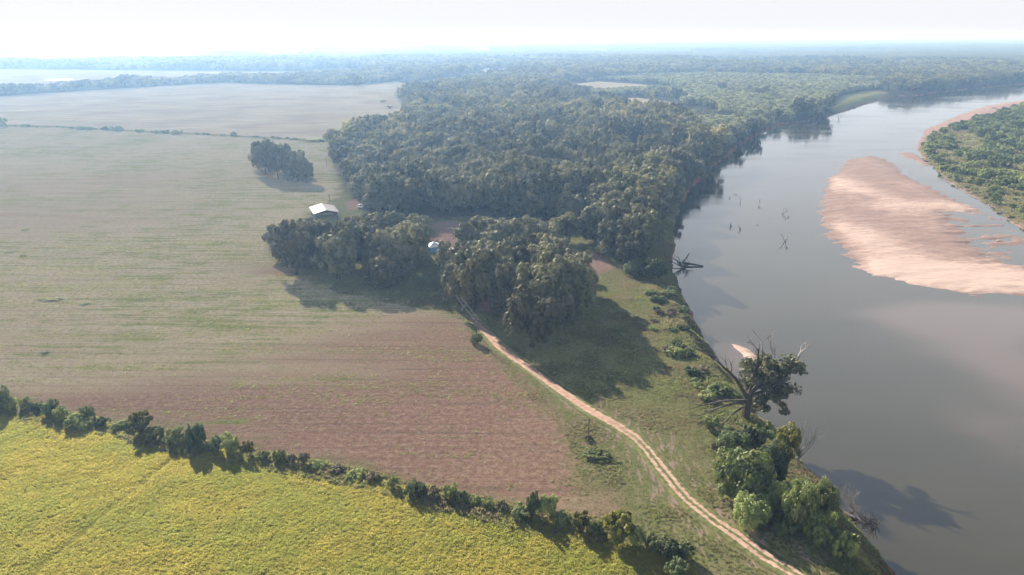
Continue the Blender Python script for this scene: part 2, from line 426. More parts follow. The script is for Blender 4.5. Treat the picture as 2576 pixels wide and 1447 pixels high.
owner[(sdf(fx, fy, PASTURE) > 0) | (sdf(fx, fy, FIELD2) > 0)] = 3
owner[fc('sd_meadow') + jit > 0] = 4
owner[fc('sd_bank') + jit * .3 > .3] = 5
owner[fc('sd_right') > 0] = 6
owner[fc('sd_scrub') > 0] = 7
owner[union(CLEAR, fx, fy) > 0] = 8
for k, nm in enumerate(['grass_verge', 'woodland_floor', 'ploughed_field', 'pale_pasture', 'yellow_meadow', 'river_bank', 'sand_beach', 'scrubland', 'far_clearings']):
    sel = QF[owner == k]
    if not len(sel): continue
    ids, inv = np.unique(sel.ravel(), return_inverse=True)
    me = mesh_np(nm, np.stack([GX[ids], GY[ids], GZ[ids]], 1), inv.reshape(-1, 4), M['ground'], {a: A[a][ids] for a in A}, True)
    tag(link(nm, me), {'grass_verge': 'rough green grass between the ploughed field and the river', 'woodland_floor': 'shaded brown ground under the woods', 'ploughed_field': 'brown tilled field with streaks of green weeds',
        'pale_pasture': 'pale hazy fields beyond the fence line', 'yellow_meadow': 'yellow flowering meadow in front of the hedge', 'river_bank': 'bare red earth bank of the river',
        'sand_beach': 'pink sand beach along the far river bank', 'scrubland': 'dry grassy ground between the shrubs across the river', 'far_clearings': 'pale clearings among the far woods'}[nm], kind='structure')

# ------------------------------------------------------------------ river
def water_material():
    m, nt = mat_new('muddy_water'); N = NT(nt)
    geo = N.n('ShaderNodeNewGeometry'); P = geo.outputs['Position']
    n = N.noise(N.mapping(P, (.02, .05, 1), (0, 0, R_(-25))), 1, 4, .6)
    c = N.ramp(n, [(.3, (.030, .026, .010)), (.7, (.040, .033, .015))])
    sh = N.rng(N.math('ADD', N.attr('shoal'), N.math('MULTIPLY', N.math('SUBTRACT', n, .5), .7)), .1, .9)
    c = N.mix(sh, c, (.095, .068, .052))
    p = N.n('ShaderNodeBsdfPrincipled'); N.l(c, p.inputs['Base Color'])
    wr = N.noise(N.mapping(P, (.012, .05, 1), (0, 0, R_(24))), 1, 4, .6)
    N.l(N.rng(wr, .42, .62, .03, .16), p.inputs['Roughness']); p.inputs['IOR'].default_value = 1.8
    wv = N.math('ADD', N.noise(N.mapping(P, (.5, 1.1, 1), (0, 0, R_(-30))), 1, 3, .6), N.math('MULTIPLY', N.noise(P, .09, 3), 1.3))
    N.l(N.bump(wv, .09, .12), p.inputs['Normal'])
    N.out(p.outputs[0]); return m
M['water'] = water_material()
rs_ = sdf(fx, fy, RIVER)
sel = QF[(rs_ > -4) & (np.hypot(fx, fy) < 6000)]
ids, inv = np.unique(sel.ravel(), return_inverse=True)
SHOAL = [(2560, 930, 18, 40, .75), (2400, 800, 30, 12, .6), (2520, 800, 30, 14, .65), (2500, 1100, 10, 14, .45), (1870, 905, 8, 14, .7), (2130, 1290, 6, 8, .3), (2250, 420, 30, 25, .2)]
me = mesh_np('river', np.stack([GX[ids], GY[ids], np.full(len(ids), WATER)], 1), inv.reshape(-1, 4), M['water'], {'shoal': blobs([(a, b, c, d, e) for a, b, c, d, e in SHOAL], GX[ids] * (85 / 80) ** -1, GY[ids] * (85 / 80) ** -1)}, True)
tag(link('river', me), 'wide muddy river curving past the woods', kind='structure')

# sandbar: a sheet whose rippled surface rises out of the water
def sand_material():
    m, nt = mat_new('river_sand'); N = NT(nt)
    geo = N.n('ShaderNodeNewGeometry'); P = geo.outputs['Position']
    rip = N.math('ADD', N.math('MULTIPLY', N.noise(N.mapping(P, (.18, .45, 1), (0, 0, R_(-6))), 1, 5, .62, .4), .55), N.math('MULTIPLY', N.noise(N.mapping(P, (.5, 1.15, 1), (0, 0, R_(-10))), 1, 4, .62, .6), .45))
    big = N.noise(N.mapping(P, (.02, .06, 1), (0, 0, R_(-10))), 1, 4, .55)
    dry = N.math('ADD', N.attr('dry'), N.math('ADD', N.math('MULTIPLY', N.math('SUBTRACT', rip, .5), 2.2), N.math('MULTIPLY', N.math('SUBTRACT', big, .5), .7)))
    c = N.ramp(N.rng(dry, 0, 1), [(0, (.19, .125, .098)), (.35, (.245, .165, .13)), (.7, (.32, .225, .18)), (1, (.40, .295, .24))])
    p = N.n('ShaderNodeBsdfPrincipled'); N.l(c, p.inputs['Base Color']); p.inputs['Roughness'].default_value = .75; p.inputs['Specular IOR Level'].default_value = .25
    N.l(N.bump(rip, .8, .5), p.inputs['Normal'])
    N.out(p.outputs[0]); return m
M['sand'] = sand_material()
SB = UL([(2191, 391), (2145, 396), (2121, 408), (2093, 436), (2066, 464), (2056, 502), (2056, 543), (2080, 590), (2108, 630), (2142, 668), (2200, 697), (2300, 722), (2400, 738), (2576, 752), (2900, 760),
         (2900, 640), (2640, 600), (2560, 578), (2500, 547), (2444, 514), (2391, 492), (2321, 460), (2268, 424), (2238, 400)], WATER)
POOL = UL([(2350, 527), (2440, 533), (2500, 546), (2600, 590), (2800, 680), (2700, 700), (2576, 682), (2520, 672), (2455, 648), (2400, 608)], WATER)
xs, ys = np.arange(95, 330, .9), np.arange(195, 545, 1.1)
X, Y = np.meshgrid(xs, ys); x, y = X.ravel(), Y.ravel()
ca, sa = math.cos(R_(-6)), math.sin(R_(-6))
xr, yr = x * ca - y * sa, x * sa + y * ca
rip = fbm(xr / 2.4, yr, 3.6, 3) - .5
sdb, sdp = sdf(x, y, SB), sdf(x, y, POOL)
z = -.35 + .95 * sstep(-6, 14, sdb) + rip * .35 * sstep(20, 0, np.abs(sdb)) + rip * .45
z = z - (.72 * sstep(-4, 10, sdp)) + rip * 1.15 * sstep(-6, 4, sdp)
dry = blobs([(2150, 480, 14, 60, .75), (2180, 600, 14, 36, .75), (2300, 680, 36, 16, .9), (2450, 715, 40, 14, .9), (2420, 520, 30, 14, .7), (2330, 470, 20, 20, .35), (2180, 500, 7, 12, -.5), (2240, 420, 18, 30, .2), (2500, 640, 30, 10, -.1)],
            x / 1.0625, y / 1.0625) + .12 - .5 * sstep(9, 0, sdb + rip * 8)
n1_, n2_ = X.shape
ii, jj = np.meshgrid(np.arange(n1_ - 1), np.arange(n2_ - 1), indexing='ij'); q = (ii * n2_ + jj).ravel()
F = np.stack([q, q + 1, q + n2_ + 1, q + n2_], 1)
keep = (sdb[F].max(1) > -9) & (sdf(x, y, RIVER)[F].max(1) > -6)
ids, inv = np.unique(F[keep].ravel(), return_inverse=True)
me = mesh_np('sandbar', np.stack([x[ids], y[ids], WATER + z[ids]], 1), inv.reshape(-1, 4), M['sand'], {'dry': dry[ids]}, True)
tag(link('sandbar', me), 'large rippled pink sandbar in the river', kind='structure')

def small_bar(name, pts, label, hmax=.5, dryv=.7):
    P = UL(pts, WATER); x0, y0 = P.min(0) - 3; x1, y1 = P.max(0) + 3
    X, Y = np.meshgrid(np.linspace(x0, x1, 46), np.linspace(y0, y1, 60)); x, y = X.ravel(), Y.ravel(); s = sdf(x, y, P)
    z = WATER - .3 + (hmax + .3) * sstep(-1.5, 3, s + (fbm(x / 3, y, 2.5) - .5) * 2)
    n1_, n2_ = X.shape; ii, jj = np.meshgrid(np.arange(n1_ - 1), np.arange(n2_ - 1), indexing='ij'); q = (ii * n2_ + jj).ravel()
    F = np.stack([q, q + 1, q + n2_ + 1, q + n2_], 1); F = F[s[F].max(1) > -2.5]
    ids, inv = np.unique(F.ravel(), return_inverse=True)
    me = mesh_np(name, np.stack([x[ids], y[ids], z[ids]], 1), inv.reshape(-1, 4), M['sand'], {'dry': np.full(len(ids), dryv)}, True)
    return tag(link(name, me), label, kind='structure')
small_bar('sand_spit', [(1833, 863), (1860, 866), (1890, 882), (1910, 905), (1915, 925), (1893, 915), (1862, 890), (1840, 874)], 'small pointed sand islet beside the near bank')
small_bar('mud_flat', [(2255, 385), (2290, 382), (2312, 392), (2335, 408), (2345, 418), (2318, 417), (2300, 404), (2270, 396)], 'brown mud flat joining the far bank', .25, .15)
small_bar('mud_islet', [(2490, 606), (2512, 601), (2530, 607), (2510, 616)], 'tiny brown islet in the sandbar pool', .4, .2)

# dirt track
def track_material():
    m, nt = mat_new('track_dirt'); N = NT(nt)
    geo = N.n('ShaderNodeNewGeometry'); P = geo.outputs['Position']
    n1 = N.noise(P, .9, 4, .65); n2 = N.noise(P, .16, 3)
    u = N.attr('across'); split = N.attr('split')
    w_ = N.math('ADD', u, N.math('MULTIPLY', N.math('SUBTRACT', n2, .5), .7))
    rut = N.math('SUBTRACT', 1.0, N.math('MULTIPLY', N.math('ABSOLUTE', N.math('SUBTRACT', N.math('ABSOLUTE', w_), .85)), 1.75))
    rut = N.math('ADD', rut, N.math('MULTIPLY', N.math('SUBTRACT', n1, .5), 2.0))
    rut = N.math('ADD', rut, N.math('MULTIPLY', N.math('SUBTRACT', N.noise(P, .07, 3), .5), 1.6))
    rut = N.rng(rut, .05, .6)
    full = N.rng(N.math('ADD', N.math('SUBTRACT', 1.65, N.math('ABSOLUTE', w_)), N.math('MULTIPLY', N.math('SUBTRACT', n1, .5), 1.2)), .0, .5)
    grass = N.ramp(n1, [(.35, (.075, .088, .034)), (.6, (.145, .145, .06)), (.7, (.20, .17, .09))])
    dirt = N.ramp(n1, [(.33, (.29, .185, .135)), (.66, (.44, .31, .245))])
    red = N.ramp(n1, [(.33, (.27, .165, .11)), (.66, (.40, .265, .19))])
    a = N.mix(full, grass, N.mix(N.math('MULTIPLY', rut, .6), red, dirt))
    b = N.mix(rut, grass, dirt)
    c = N.mix(split, a, b)
    d = N.n('ShaderNodeBsdfDiffuse'); N.l(c, d.inputs[0]); N.l(N.bump(n1, .7, .3), d.inputs['Normal'])
    N.out(d.outputs[0]); return m
def spline(P, step):
    P = [Vector((p[0], p[1], 0)) for p in P]; out = []
    for i in range(len(P) - 1):
        a, b, c, d = P[max(i - 1, 0)], P[i], P[i + 1], P[min(i + 2, len(P) - 1)]
        n = max(2, int((c - b).length / step))
        for k in range(n):
            t = k / n
            out.append(.5 * ((2 * b) + (c - a) * t + (2 * a - 5 * b + 4 * c - d) * t * t + (3 * b - a - 3 * c + d) * t ** 3))
    out.append(P[-1]); return out
sp = spline(TRACKw, .8); SPT = np.array([(p.x, p.y) for p in sp[::4]])
us = np.linspace(-2.6, 2.6, 15)
V = []; au = []; asp = []
split_y = U(1580, 1090)[1]
for i, p in enumerate(sp):
    d = (sp[min(i + 1, len(sp) - 1)] - sp[max(i - 1, 0)]).normalized(); n = Vector((-d.y, d.x, 0))
    for u in us:
        q = p + n * u * .8; V.append((q.x, q.y, 0)); au.append(u); asp.append(float(sstep(split_y + 8, split_y - 8, np.array(p.y))))
V = np.array(V); V[:, 2] = ground_h(V[:, 0], V[:, 1]) + .26 - .10 * np.exp(-((np.abs(np.array(au)) - .85) / .25) ** 2) - .22 * (np.abs(np.array(au)) > 2.5)
k = len(us); F = [(i * k + j, i * k + j + 1, (i + 1) * k + j + 1, (i + 1) * k + j) for i in range(len(sp) - 1) for j in range(k - 1)]
me = mesh_np('dirt_track', V, F, track_material(), {'across': au, 'split': asp}, True)
tag(link('dirt_track', me), 'two-rut dirt track running beside the field to the grove', kind='structure')

# far pond
cx, cy = U(146, 201)
t_ = np.linspace(0, 2 * math.pi, 25)[:-1]
mb = MB(); mb.add([(cx + 22 * math.cos(a) * (1 + .2 * math.sin(3 * a)), cy + 26 * math.sin(a), gh(cx, cy) + .35) for a in t_], [tuple(range(24))])
tag(mb.build('pond', M['water']), 'small bright pond in the far left field', kind='structure')

# ------------------------------------------------------------------ plants: meshes
def crown_mesh(name, seed, R, z0, z1, nl, nc, nlv, ls, mat, squash=.8, spread=.62, droop=.6, elong=1.5, lobe=(.30, .50)):
    r = np.random.RandomState(seed)
    zc, hz = (z0 + z1) / 2, (z1 - z0) / 2
    L = []
    for i in range(nl):
        a = 2.39996 * i + r.uniform(-.4, .4)
        t = (i + .5) / nl                       # from low to high
        zz = -0.62 + 1.24 * t + r.uniform(-.14, .14)
        rr = R * spread * math.sqrt(max(.06, 1 - zz * zz * .8)) * r.uniform(.65, 1.15)
        lr = R * r.uniform(*lobe)
        L.append((rr * math.cos(a), rr * math.sin(a), zc + zz * hz * .8, lr))
    C = []
    for x, y, z, lr in L:
        d = r.normal(size=(nc, 3)); d[:, 2] = d[:, 2] * .8 + .25; d /= np.linalg.norm(d, axis=1)[:, None]
        c = np.stack([x + d[:, 0] * lr, y + d[:, 1] * lr, z + d[:, 2] * lr * squash], 1) * 1.0
        C.append(np.hstack([c, d, r.uniform(.34, .60, (nc, 1)) * lr]))
    C = np.vstack(C)
    C[:, 2] = np.clip(C[:, 2], z0 + .02 * hz, z1 * 1.02)
    n = len(C) * nlv
    ci = np.repeat(np.arange(len(C)), nlv)
    d = r.normal(size=(n, 3)); d += C[ci, 3:6] * .5; d /= np.linalg.norm(d, axis=1)[:, None]
    p = C[ci, :3] + d * (C[ci, 6] * r.uniform(.55, 1.05, n))[:, None]
    p[:, 2] -= droop * C[ci, 6] * r.uniform(0, 1, n) ** 2
    p[:, 2] = np.maximum(p[:, 2], .05)
    nr_ = d + .22 * r.normal(size=(n, 3)) + np.array([0, 0, .12]); nr_ /= np.linalg.norm(nr_, axis=1)[:, None]
    dn = np.tile([0., 0., -1.], (n, 1)) + .7 * r.normal(size=(n, 3))
    t = dn - nr_ * (dn * nr_).sum(1)[:, None]; t /= np.linalg.norm(t, axis=1)[:, None] + 1e-9
    b = np.cross(nr_, t)
    s = ls * r.uniform(.6, 1.35, n)[:, None]
    V = np.stack([p - t * s * elong * .5, p + b * s * .5, p + t * s * elong * .5, p - b * s * .5], 1).reshape(-1, 3)
    F = np.arange(4 * n).reshape(-1, 4)
    return mesh_np(name, V, F, mat), L
def trunk_mesh(name, seed, H, r0, L, z_fork, mat, forks=1):
    r = random.Random(seed); mb = MB()
    top = Vector((r.uniform(-.6, .6), r.uniform(-.6, .6), z_fork))
    mb.tube([(0, 0, -.4), (0, 0, .5), (top.x * .5, top.y * .5, z_fork * .55), top], [r0 * 1.5, r0 * 1.1, r0 * .9, r0 * .75], 8)
    for x, y, z, lr in L:
        e = Vector((x, y, z)); m = top.lerp(e, .5) + Vector((r.uniform(-.5, .5), r.uniform(-.5, .5), r.uniform(.2, .8)))
        mb.tube([top, m, e], [r0 * .5, r0 * .32, r0 * .12], 5)
        for _ in range(2):
            q = e + Vector((r.uniform(-1, 1), r.uniform(-1, 1), r.uniform(-.2, 1))) * lr * .8
            mb.tube([m.lerp(e, .6), q], [r0 * .18, r0 * .05], 4)
    return mb.mesh(name, mat)

VAR = {}
def variants(kind, n, R, z0, z1, nl, nc, nlv, ls, mat, r0, seed, trunk=True, **kw):
    VAR[kind] = []
    for i in range(n):
        r = random.Random(seed + i * 13)
        f = r.uniform(.88, 1.14)
        cm, L = crown_mesh(kind + '_crown', seed + i, R * f, z0, z1 * r.uniform(.94, 1.04), nl + r.choice((-1, 0, 1)), nc, nlv, ls, M[mat], **kw)
        tm = trunk_mesh(kind + '_trunk', seed + i, z1, r0, L, max(z0 * 1.15, z1 * .2), M['bark']) if trunk else None
        VAR[kind].append((cm, tm))
# unit: metres at full size
variants('oak', 8, 7.6, 1.6, 20, 14, 9, 70, .80, 'leaf_oak', .55, 100, droop=1.2)
variants('skirt', 4, 7.6, .2, 20, 16, 9, 70, .76, 'leaf_oak', .55, 150, droop=1.6)
variants('mid', 6, 6.8, 2.2, 20, 11, 9, 62, .78, 'leaf_mid', .4, 200, droop=.7)
variants('oakfar', 5, 7.4, 2.5, 20, 8, 7, 30, 1.15, 'leaf_oak', .5, 300, droop=.9)
variants('midfar', 5, 6.8, 2.0, 20, 8, 7, 26, 1.2, 'leaf_mid', .45, 350, droop=.7)
variants('young', 5, 3.0, .6, 10, 6, 6, 24, .75, 'leaf_young', .16, 400, elong=2.0, spread=.42, droop=.5)
variants('bush', 8, 2.6, .15, 4, 8, 8, 62, .30, 'leaf_bush', .12, 500, squash=.7, droop=.7)
variants('scrub', 5, 2.6, .1, 4, 6, 7, 26, .46, 'leaf_bush', .12, 550, squash=.7, droop=.5)
variants('lime', 3, 2.6, .4, 5, 7, 8, 55, .30, 'leaf_lime', .12, 600, spread=.6, elong=2.0)
variants('vine', 6, 2.6, .05, 4, 8, 9, 64, .30, 'leaf_vine', .1, 650, droop=1.4, squash=.9)
variants('bigvine', 4, 5.6, .1, 9, 12, 13, 60, .38, 'leaf_vine', .3, 720, droop=1.6, squash=.9, spread=.5, lobe=(.34, .48))
variants('bigbush', 4, 5.2, .2, 9, 12, 13, 60, .38, 'leaf_bush', .3, 740, droop=1.0, squash=.85, spread=.5, lobe=(.34, .48))
variants('slimlime', 2, 3.2, 1.5, 12, 9, 10, 50, .36, 'leaf_lime', .2, 760, droop=.8, spread=.5, lobe=(.36, .5))
variants('dry', 3, 2.6, .15, 4, 7, 7, 46, .26, 'leaf_dry', .1, 700)

def plant(kind, name, x, y, h, wid, label, cat, group=None, zoff=0.0, rot=None, vi=None):
    """one plant: an Empty at its foot, a trunk (or stems) and a crown"""
    lst = VAR[kind]; cm, tm = lst[random.randrange(len(lst)) if vi is None else vi % len(lst)]
    base = {'oak': (20, 15.5), 'skirt': (20, 15.5), 'mid': (20, 13.6), 'oakfar': (20, 15), 'midfar': (20, 13.6), 'young': (10, 5.6), 'lime': (5, 5.6), 'bigvine': (9, 11.5), 'bigbush': (9, 11), 'slimlime': (12, 6.5)}.get(kind, (4, 5.8))
    o = bpy.data.objects.new(name, None); col.objects.link(o); o.empty_display_size = .5
    o.location = (x, y, gh(x, y) + zoff); o.rotation_euler = (0, 0, random.uniform(0, 6.28) if rot is None else rot)
    s = wid / base[1]
    o.scale = (s, s * random.uniform(.9, 1.1), h / base[0])
    tag(o, label, cat, group)
    if tm: link('trunk' if cat == 'tree' else 'stem', tm, o)
    link('crown', cm, o)
    return o

# ------------------------------------------------------------------ trees placed one by one: (x, y of the foot in the picture, y of the top, width in metres, kind, label)
NEAR = [
    (745, 690, 548, 14, 'skirt', 'dark spreading tree at the field-side tip of the front left grove'),
    (715, 640, 560, 11, 'oak', 'dark tree jutting furthest into the open field from the front left grove'),
    (800, 650, 545, 13, 'oak', 'dark tree of the left grove directly below the white shed roof'),
    (850, 700, 575, 14, 'oak', 'dark tree with a bare forked trunk showing, middle of the front left grove'),
    (905, 655, 535, 14, 'oak', 'dark tree standing mid-grove just right of the white shed roof'),
    (950, 690, 590, 10, 'oak', 'low rounded tree at the sunlit gap of the front left grove'),
    (968, 722, 640, 10, 'skirt', 'small leafy tree at the very front of the left grove above its long shadow'),
    (1010, 690, 560, 13, 'skirt', 'dense dark tree at the track-side front corner of the left grove'),
    (1040, 655, 545, 12, 'oak', 'dense tree at the right end of the left grove opposite the white canopy'),
    (985, 620, 525, 13, 'oak', 'tree at the back of the left grove near the small pale trailer'),
    (1035, 600, 535, 12, 'oak', 'tree at the back right corner of the left grove beside the bare camp ground'),
    (930, 600, 530, 12, 'oak', 'tree at the back of the left grove behind the bare forked trunk'),
    (870, 620, 545, 11, 'oak', 'tree at the back of the left grove nearest to the shed posts'),
    (775, 665, 550, 12, 'skirt', 'leafy tree between the field-side tip tree and the middle of the left grove'),
    (880, 685, 560, 12, 'oak', 'tree in the front of the left grove right of the bare forked trunk'),
    (825, 668, 552, 12, 'oak', 'tree in the left grove between the forked trunk and the shed side'),
    (930, 640, 540, 12, 'oak', 'tree in the heart of the left grove behind its sunlit gap'),
    (1265, 735, 600, 12, 'oak', 'tree rising between the bare trunk and the tall trees of the right grove'),
    (1400, 770, 610, 12, 'skirt', 'leafy tree behind the tallest pair of the right grove'),
    (1180, 700, 595, 11, 'oak', 'tree behind the drooping one at the left of the right grove'),
    (1245, 660, 560, 12, 'oak', 'tree between the two groves of rounded crowns, behind the white trailer'),
    (1148, 722, 605, 10.5, 'oak', 'dark tree just right of the white canopy, left end of the right grove'),
    (1160, 765, 625, 11, 'skirt', 'dark tree with a drooping skirt behind the pale fallen log'),
    (1195, 778, 620, 12, 'oak', 'dark tree over the end of the dirt track beside the bare red patch'),
    (1243, 775, 610, 13, 'oak', 'dark tree whose thick bare trunk stands on the bare red patch'),
    (1225, 700, 590, 12, 'oak', 'tree in the middle of the front right grove behind the bare trunk'),
    (1290, 800, 655, 11, 'skirt', 'tree between the bare red patch and the tall front tree of the right grove'),
    (1338, 872, 715, 13, 'skirt', 'foremost tree of all, low bushy one above the dirt track bend'),
    (1365, 815, 640, 14, 'oak', 'tall broad tree rising directly behind the foremost low tree'),
    (1425, 800, 640, 13, 'skirt', 'tall tree at the river-side front of the right grove'),
    (1445, 745, 615, 12, 'oak', 'tree of the right grove closest to the bare sandy patch near the river'),
    (1380, 720, 590, 13, 'oak', 'tree in the middle of the right grove behind its tallest trees'),
    (1310, 720, 585, 12, 'oak', 'tree in the middle of the right grove behind the foremost low tree'),
    (1210, 640, 540, 13, 'oak', 'rounded tree at the back of the right grove beside the bare camp ground'),
    (1290, 645, 548, 13, 'oak', 'rounded tree at the back of the right grove, second from the camp ground'),
    (1360, 640, 550, 12, 'oak', 'rounded tree at the back of the right grove, third from the camp ground'),
    (1430, 610, 525, 13, 'mid', 'greyish tree behind the right grove left of the sandy patch'),
    (1545, 645, 545, 12, 'oak', 'tree standing on the river side of the bare sandy patch'),
    (1590, 672, 575, 12, 'skirt', 'broad tree at the top of the red bank nearest the half-sunk root mass'),
    (1610, 640, 520, 12, 'oak', 'tree at the bank top behind the broad one by the root mass'),
    (1500, 610, 505, 13, 'oak', 'tree behind the sandy patch with a trunk in open shade'),
    (1570, 590, 490, 13, 'oak', 'large pale-topped tree behind the sandy patch near the river'),
]
cnt = {}
for px, py, pt, wd, kind, label in NEAR:
    x, y = U(px, py)
    plant(kind, 'tree', x, y, max(6, 1.04 * height_for(py, pt)), wd * 1.16, label, 'tree', None)
COPSE = [(668, 440, 345, 15, 'oak', 'tall spreading tree at the left end of the lone copse in the field'), (700, 452, 352, 14, 'oak', 'tall tree second from the left in the lone field copse'),
         (725, 455, 368, 13, 'oak', 'tree at the front middle of the lone field copse'), (750, 457, 378, 12, 'oak', 'narrow tree right of the middle in the lone field copse'),
         (772, 460, 395, 11, 'oak', 'low bushy tree at the right end of the lone field copse'), (712, 432, 348, 13, 'oak', 'tree at the back of the lone field copse near its tallest tops'),
         (745, 440, 372, 13, 'oak', 'tree at the back right of the lone field copse'), (655, 425, 372, 10, 'oak', 'short tree leaning out of the left side of the lone field copse')]
for px, py, pt, wd, kind, label in COPSE:
    x, y = U(px, py); plant(kind, 'tree', x, y, height_for(py, pt), wd, label, 'tree', 'trees of the copse in the field')

# ------------------------------------------------------------------ the woods: every trunk has its place; the 240 largest in the picture are objects of their own
def candidates(s, rmin, rmax, az=(-37, 37), jitter=.42, seed=1):
    r = np.random.RandomState(seed)
    xm = rmax * math.sin(R_(38))
    xs, ys = np.arange(-xm, xm, s), np.arange(rmin * .75, rmax, s * .87)
    X, Y = np.meshgrid(xs, ys); X[1::2] += s / 2
    x = X.ravel() + r.uniform(-jitter, jitter, X.size) * s; y = Y.ravel() + r.uniform(-jitter, jitter, X.size) * s
    d = np.hypot(x, y); a = np.degrees(np.arctan2(x, y))
    k = (d > rmin) & (d <= rmax) & (a > az[0]) & (a < az[1]); return x[k], y[k]
def in_wood(x, y, margin=2):
    ok = np.maximum(sdf(x, y, WOOD), sdf(x, y, FARWOOD)) > margin
    ok &= union(CLEAR + BANKGRASS, x, y) < -3
    ok &= (union(CLEAR[1:3], x, y) < -34) | (vnoise(x, y, 22) > .72)
    ok &= ~((vnoise(x + 400, y, 55) > .80) & (y > 480))
    ok &= sdf(x, y, RIVER) < np.where(y > 420, -3.0, -5.5)
    return ok
pts = []
x, y = candidates(11.8, 280, 1050, seed=3); k = in_wood(x, y) & ~(inside(x, y, YOUNG)); x, y = x[k], y[k]
k = union(BARE, x, y) < -2; x, y = x[k], y[k]
k = rs.rand(len(x)) < .64 + .6 * vnoise(x, y, 30); x, y = x[k], y[k]
hh = 14 + 8 * vnoise(x, y, 45) + rs.uniform(-3.5, 4, len(x))
pts += [(a, b, c, 0) for a, b, c in zip(x, y, hh)]
x, y = candidates(12.5, 1050, 2400, seed=4); k = in_wood(x, y) & ~(inside(x, y, YOUNG)); x, y = x[k], y[k]
hh = 12 + 9 * vnoise(x, y, 120) + rs.uniform(-2, 2.5, len(x))
pts += [(a, b, c, 1) for a, b, c in zip(x, y, hh)]
x, y = candidates(5.4, 400, 1700, seed=5); k = in_wood(x, y) & inside(x, y, YOUNG); x, y = x[k], y[k]
k = rs.rand(len(x)) < .45 + .9 * vnoise(x, y, 40); x, y = x[k], y[k]
hh = 6.5 + 4.5 * vnoise(x, y, 60) + rs.uniform(-1, 1.5, len(x))
pts += [(a, b, c, 2) for a, b, c in zip(x, y, hh)]
YTALL = [(2040, 292), (2020, 290), (2060, 295), (1905, 245), (1815, 232), (1925, 243), (1880, 238), (2010, 282), (1700, 250), (1955, 300), (1900, 330), (1850, 352), (2270, 232), (2300, 230), (2335, 226), (2370, 222), (2420, 218), (2250, 228), (2320, 222), (2480, 213)]
for px, py in YTALL:
    x, y = U(px, py); pts.append((x, y, 17 + random.uniform(-2, 3), 3))
pts = np.array(pts)
app = pts[:, 2] / np.hypot(pts[:, 0], pts[:, 1])
infr = np.abs(np.degrees(np.arctan2(pts[:, 0], pts[:, 1]))) < 35
order = np.argsort(-(app * infr * (pts[:, 3] != 2)))
own = np.zeros(len(pts), bool); own[order[:225]] = True
own[pts[:, 3] == 3] = True
from collections import Counter
LM = [((U(880, 500)), 'beyond the white-roofed shed'), ((U(1010, 500)), 'behind the front left grove'), ((U(1125, 545)), 'straight behind the camp clearing'), ((U(1300, 540)), 'behind the front right grove'),
      ((U(1450, 560)), 'behind the bare sandy patch'), ((U(1600, 560)), 'near the root-mass bank')]
def wood_label(x, y, h, hue, tall, wf):
    dl = float(dist_line(np.array([x]), np.array([y]), LBw)[0]); de = float(dist_line(np.array([x]), np.array([y]), np.vstack([FIELD[-14:], PASTURE[5:10]]))[0])
    size = 'tall' if h > 19.5 else ('middling' if h > 16 else 'short')
    size += ' broad' if wf > 1.07 else (' narrow' if wf < .93 else '')
    if tall: return '%s dark tree standing above the pale willows along the upper river' % size
    ang = math.degrees(math.atan2(x, y))
    side = LM[int(np.argmin([abs(ang - math.degrees(math.atan2(q[0][0], q[0][1]))) for q in LM]))][1]
    if dl < 24: return '%s %s tree overhanging the river, %s' % (size, hue, 'below the first snags' if y < 370 else ('opposite the sandbar head' if y < 500 else 'upstream of the sandbar'))
    if x < -75 and de < 32: return '%s %s tree on the wood edge by the field, %s' % (size, hue, 'by the shed' if y < 440 else ('facing the lone copse' if y < 580 else 'along the far pasture'))
    row = 'front row' if y < 345 else ('second row' if y < 385 else ('third row' if y < 430 else ('middle' if y < 500 else 'back')))
    return '%s %s tree, %s of the main wood, %s' % (size, hue, row, side)
for i in np.where(own)[0]:
    x, y, h, t = pts[i]
    d = math.hypot(x, y)
    green = vnoise(np.array([x]), np.array([y]), 90)[0] + (x - 40) / 260 > .62
    kind = ('mid' if green else 'oak') if d < 520 else ('midfar' if green else 'oakfar')
    if t == 3: kind = 'oakfar'
    wf = random.uniform(.8, 1.2); lab = wood_label(x, y, h, 'olive' if green else 'dark green', t == 3, wf); g = 'trees of the main wood, ' + lab.split('tree')[-1].strip(', ')
    plant(kind, 'tree', x, y, h, (9 + h * .36) * wf, lab, 'tree', g)

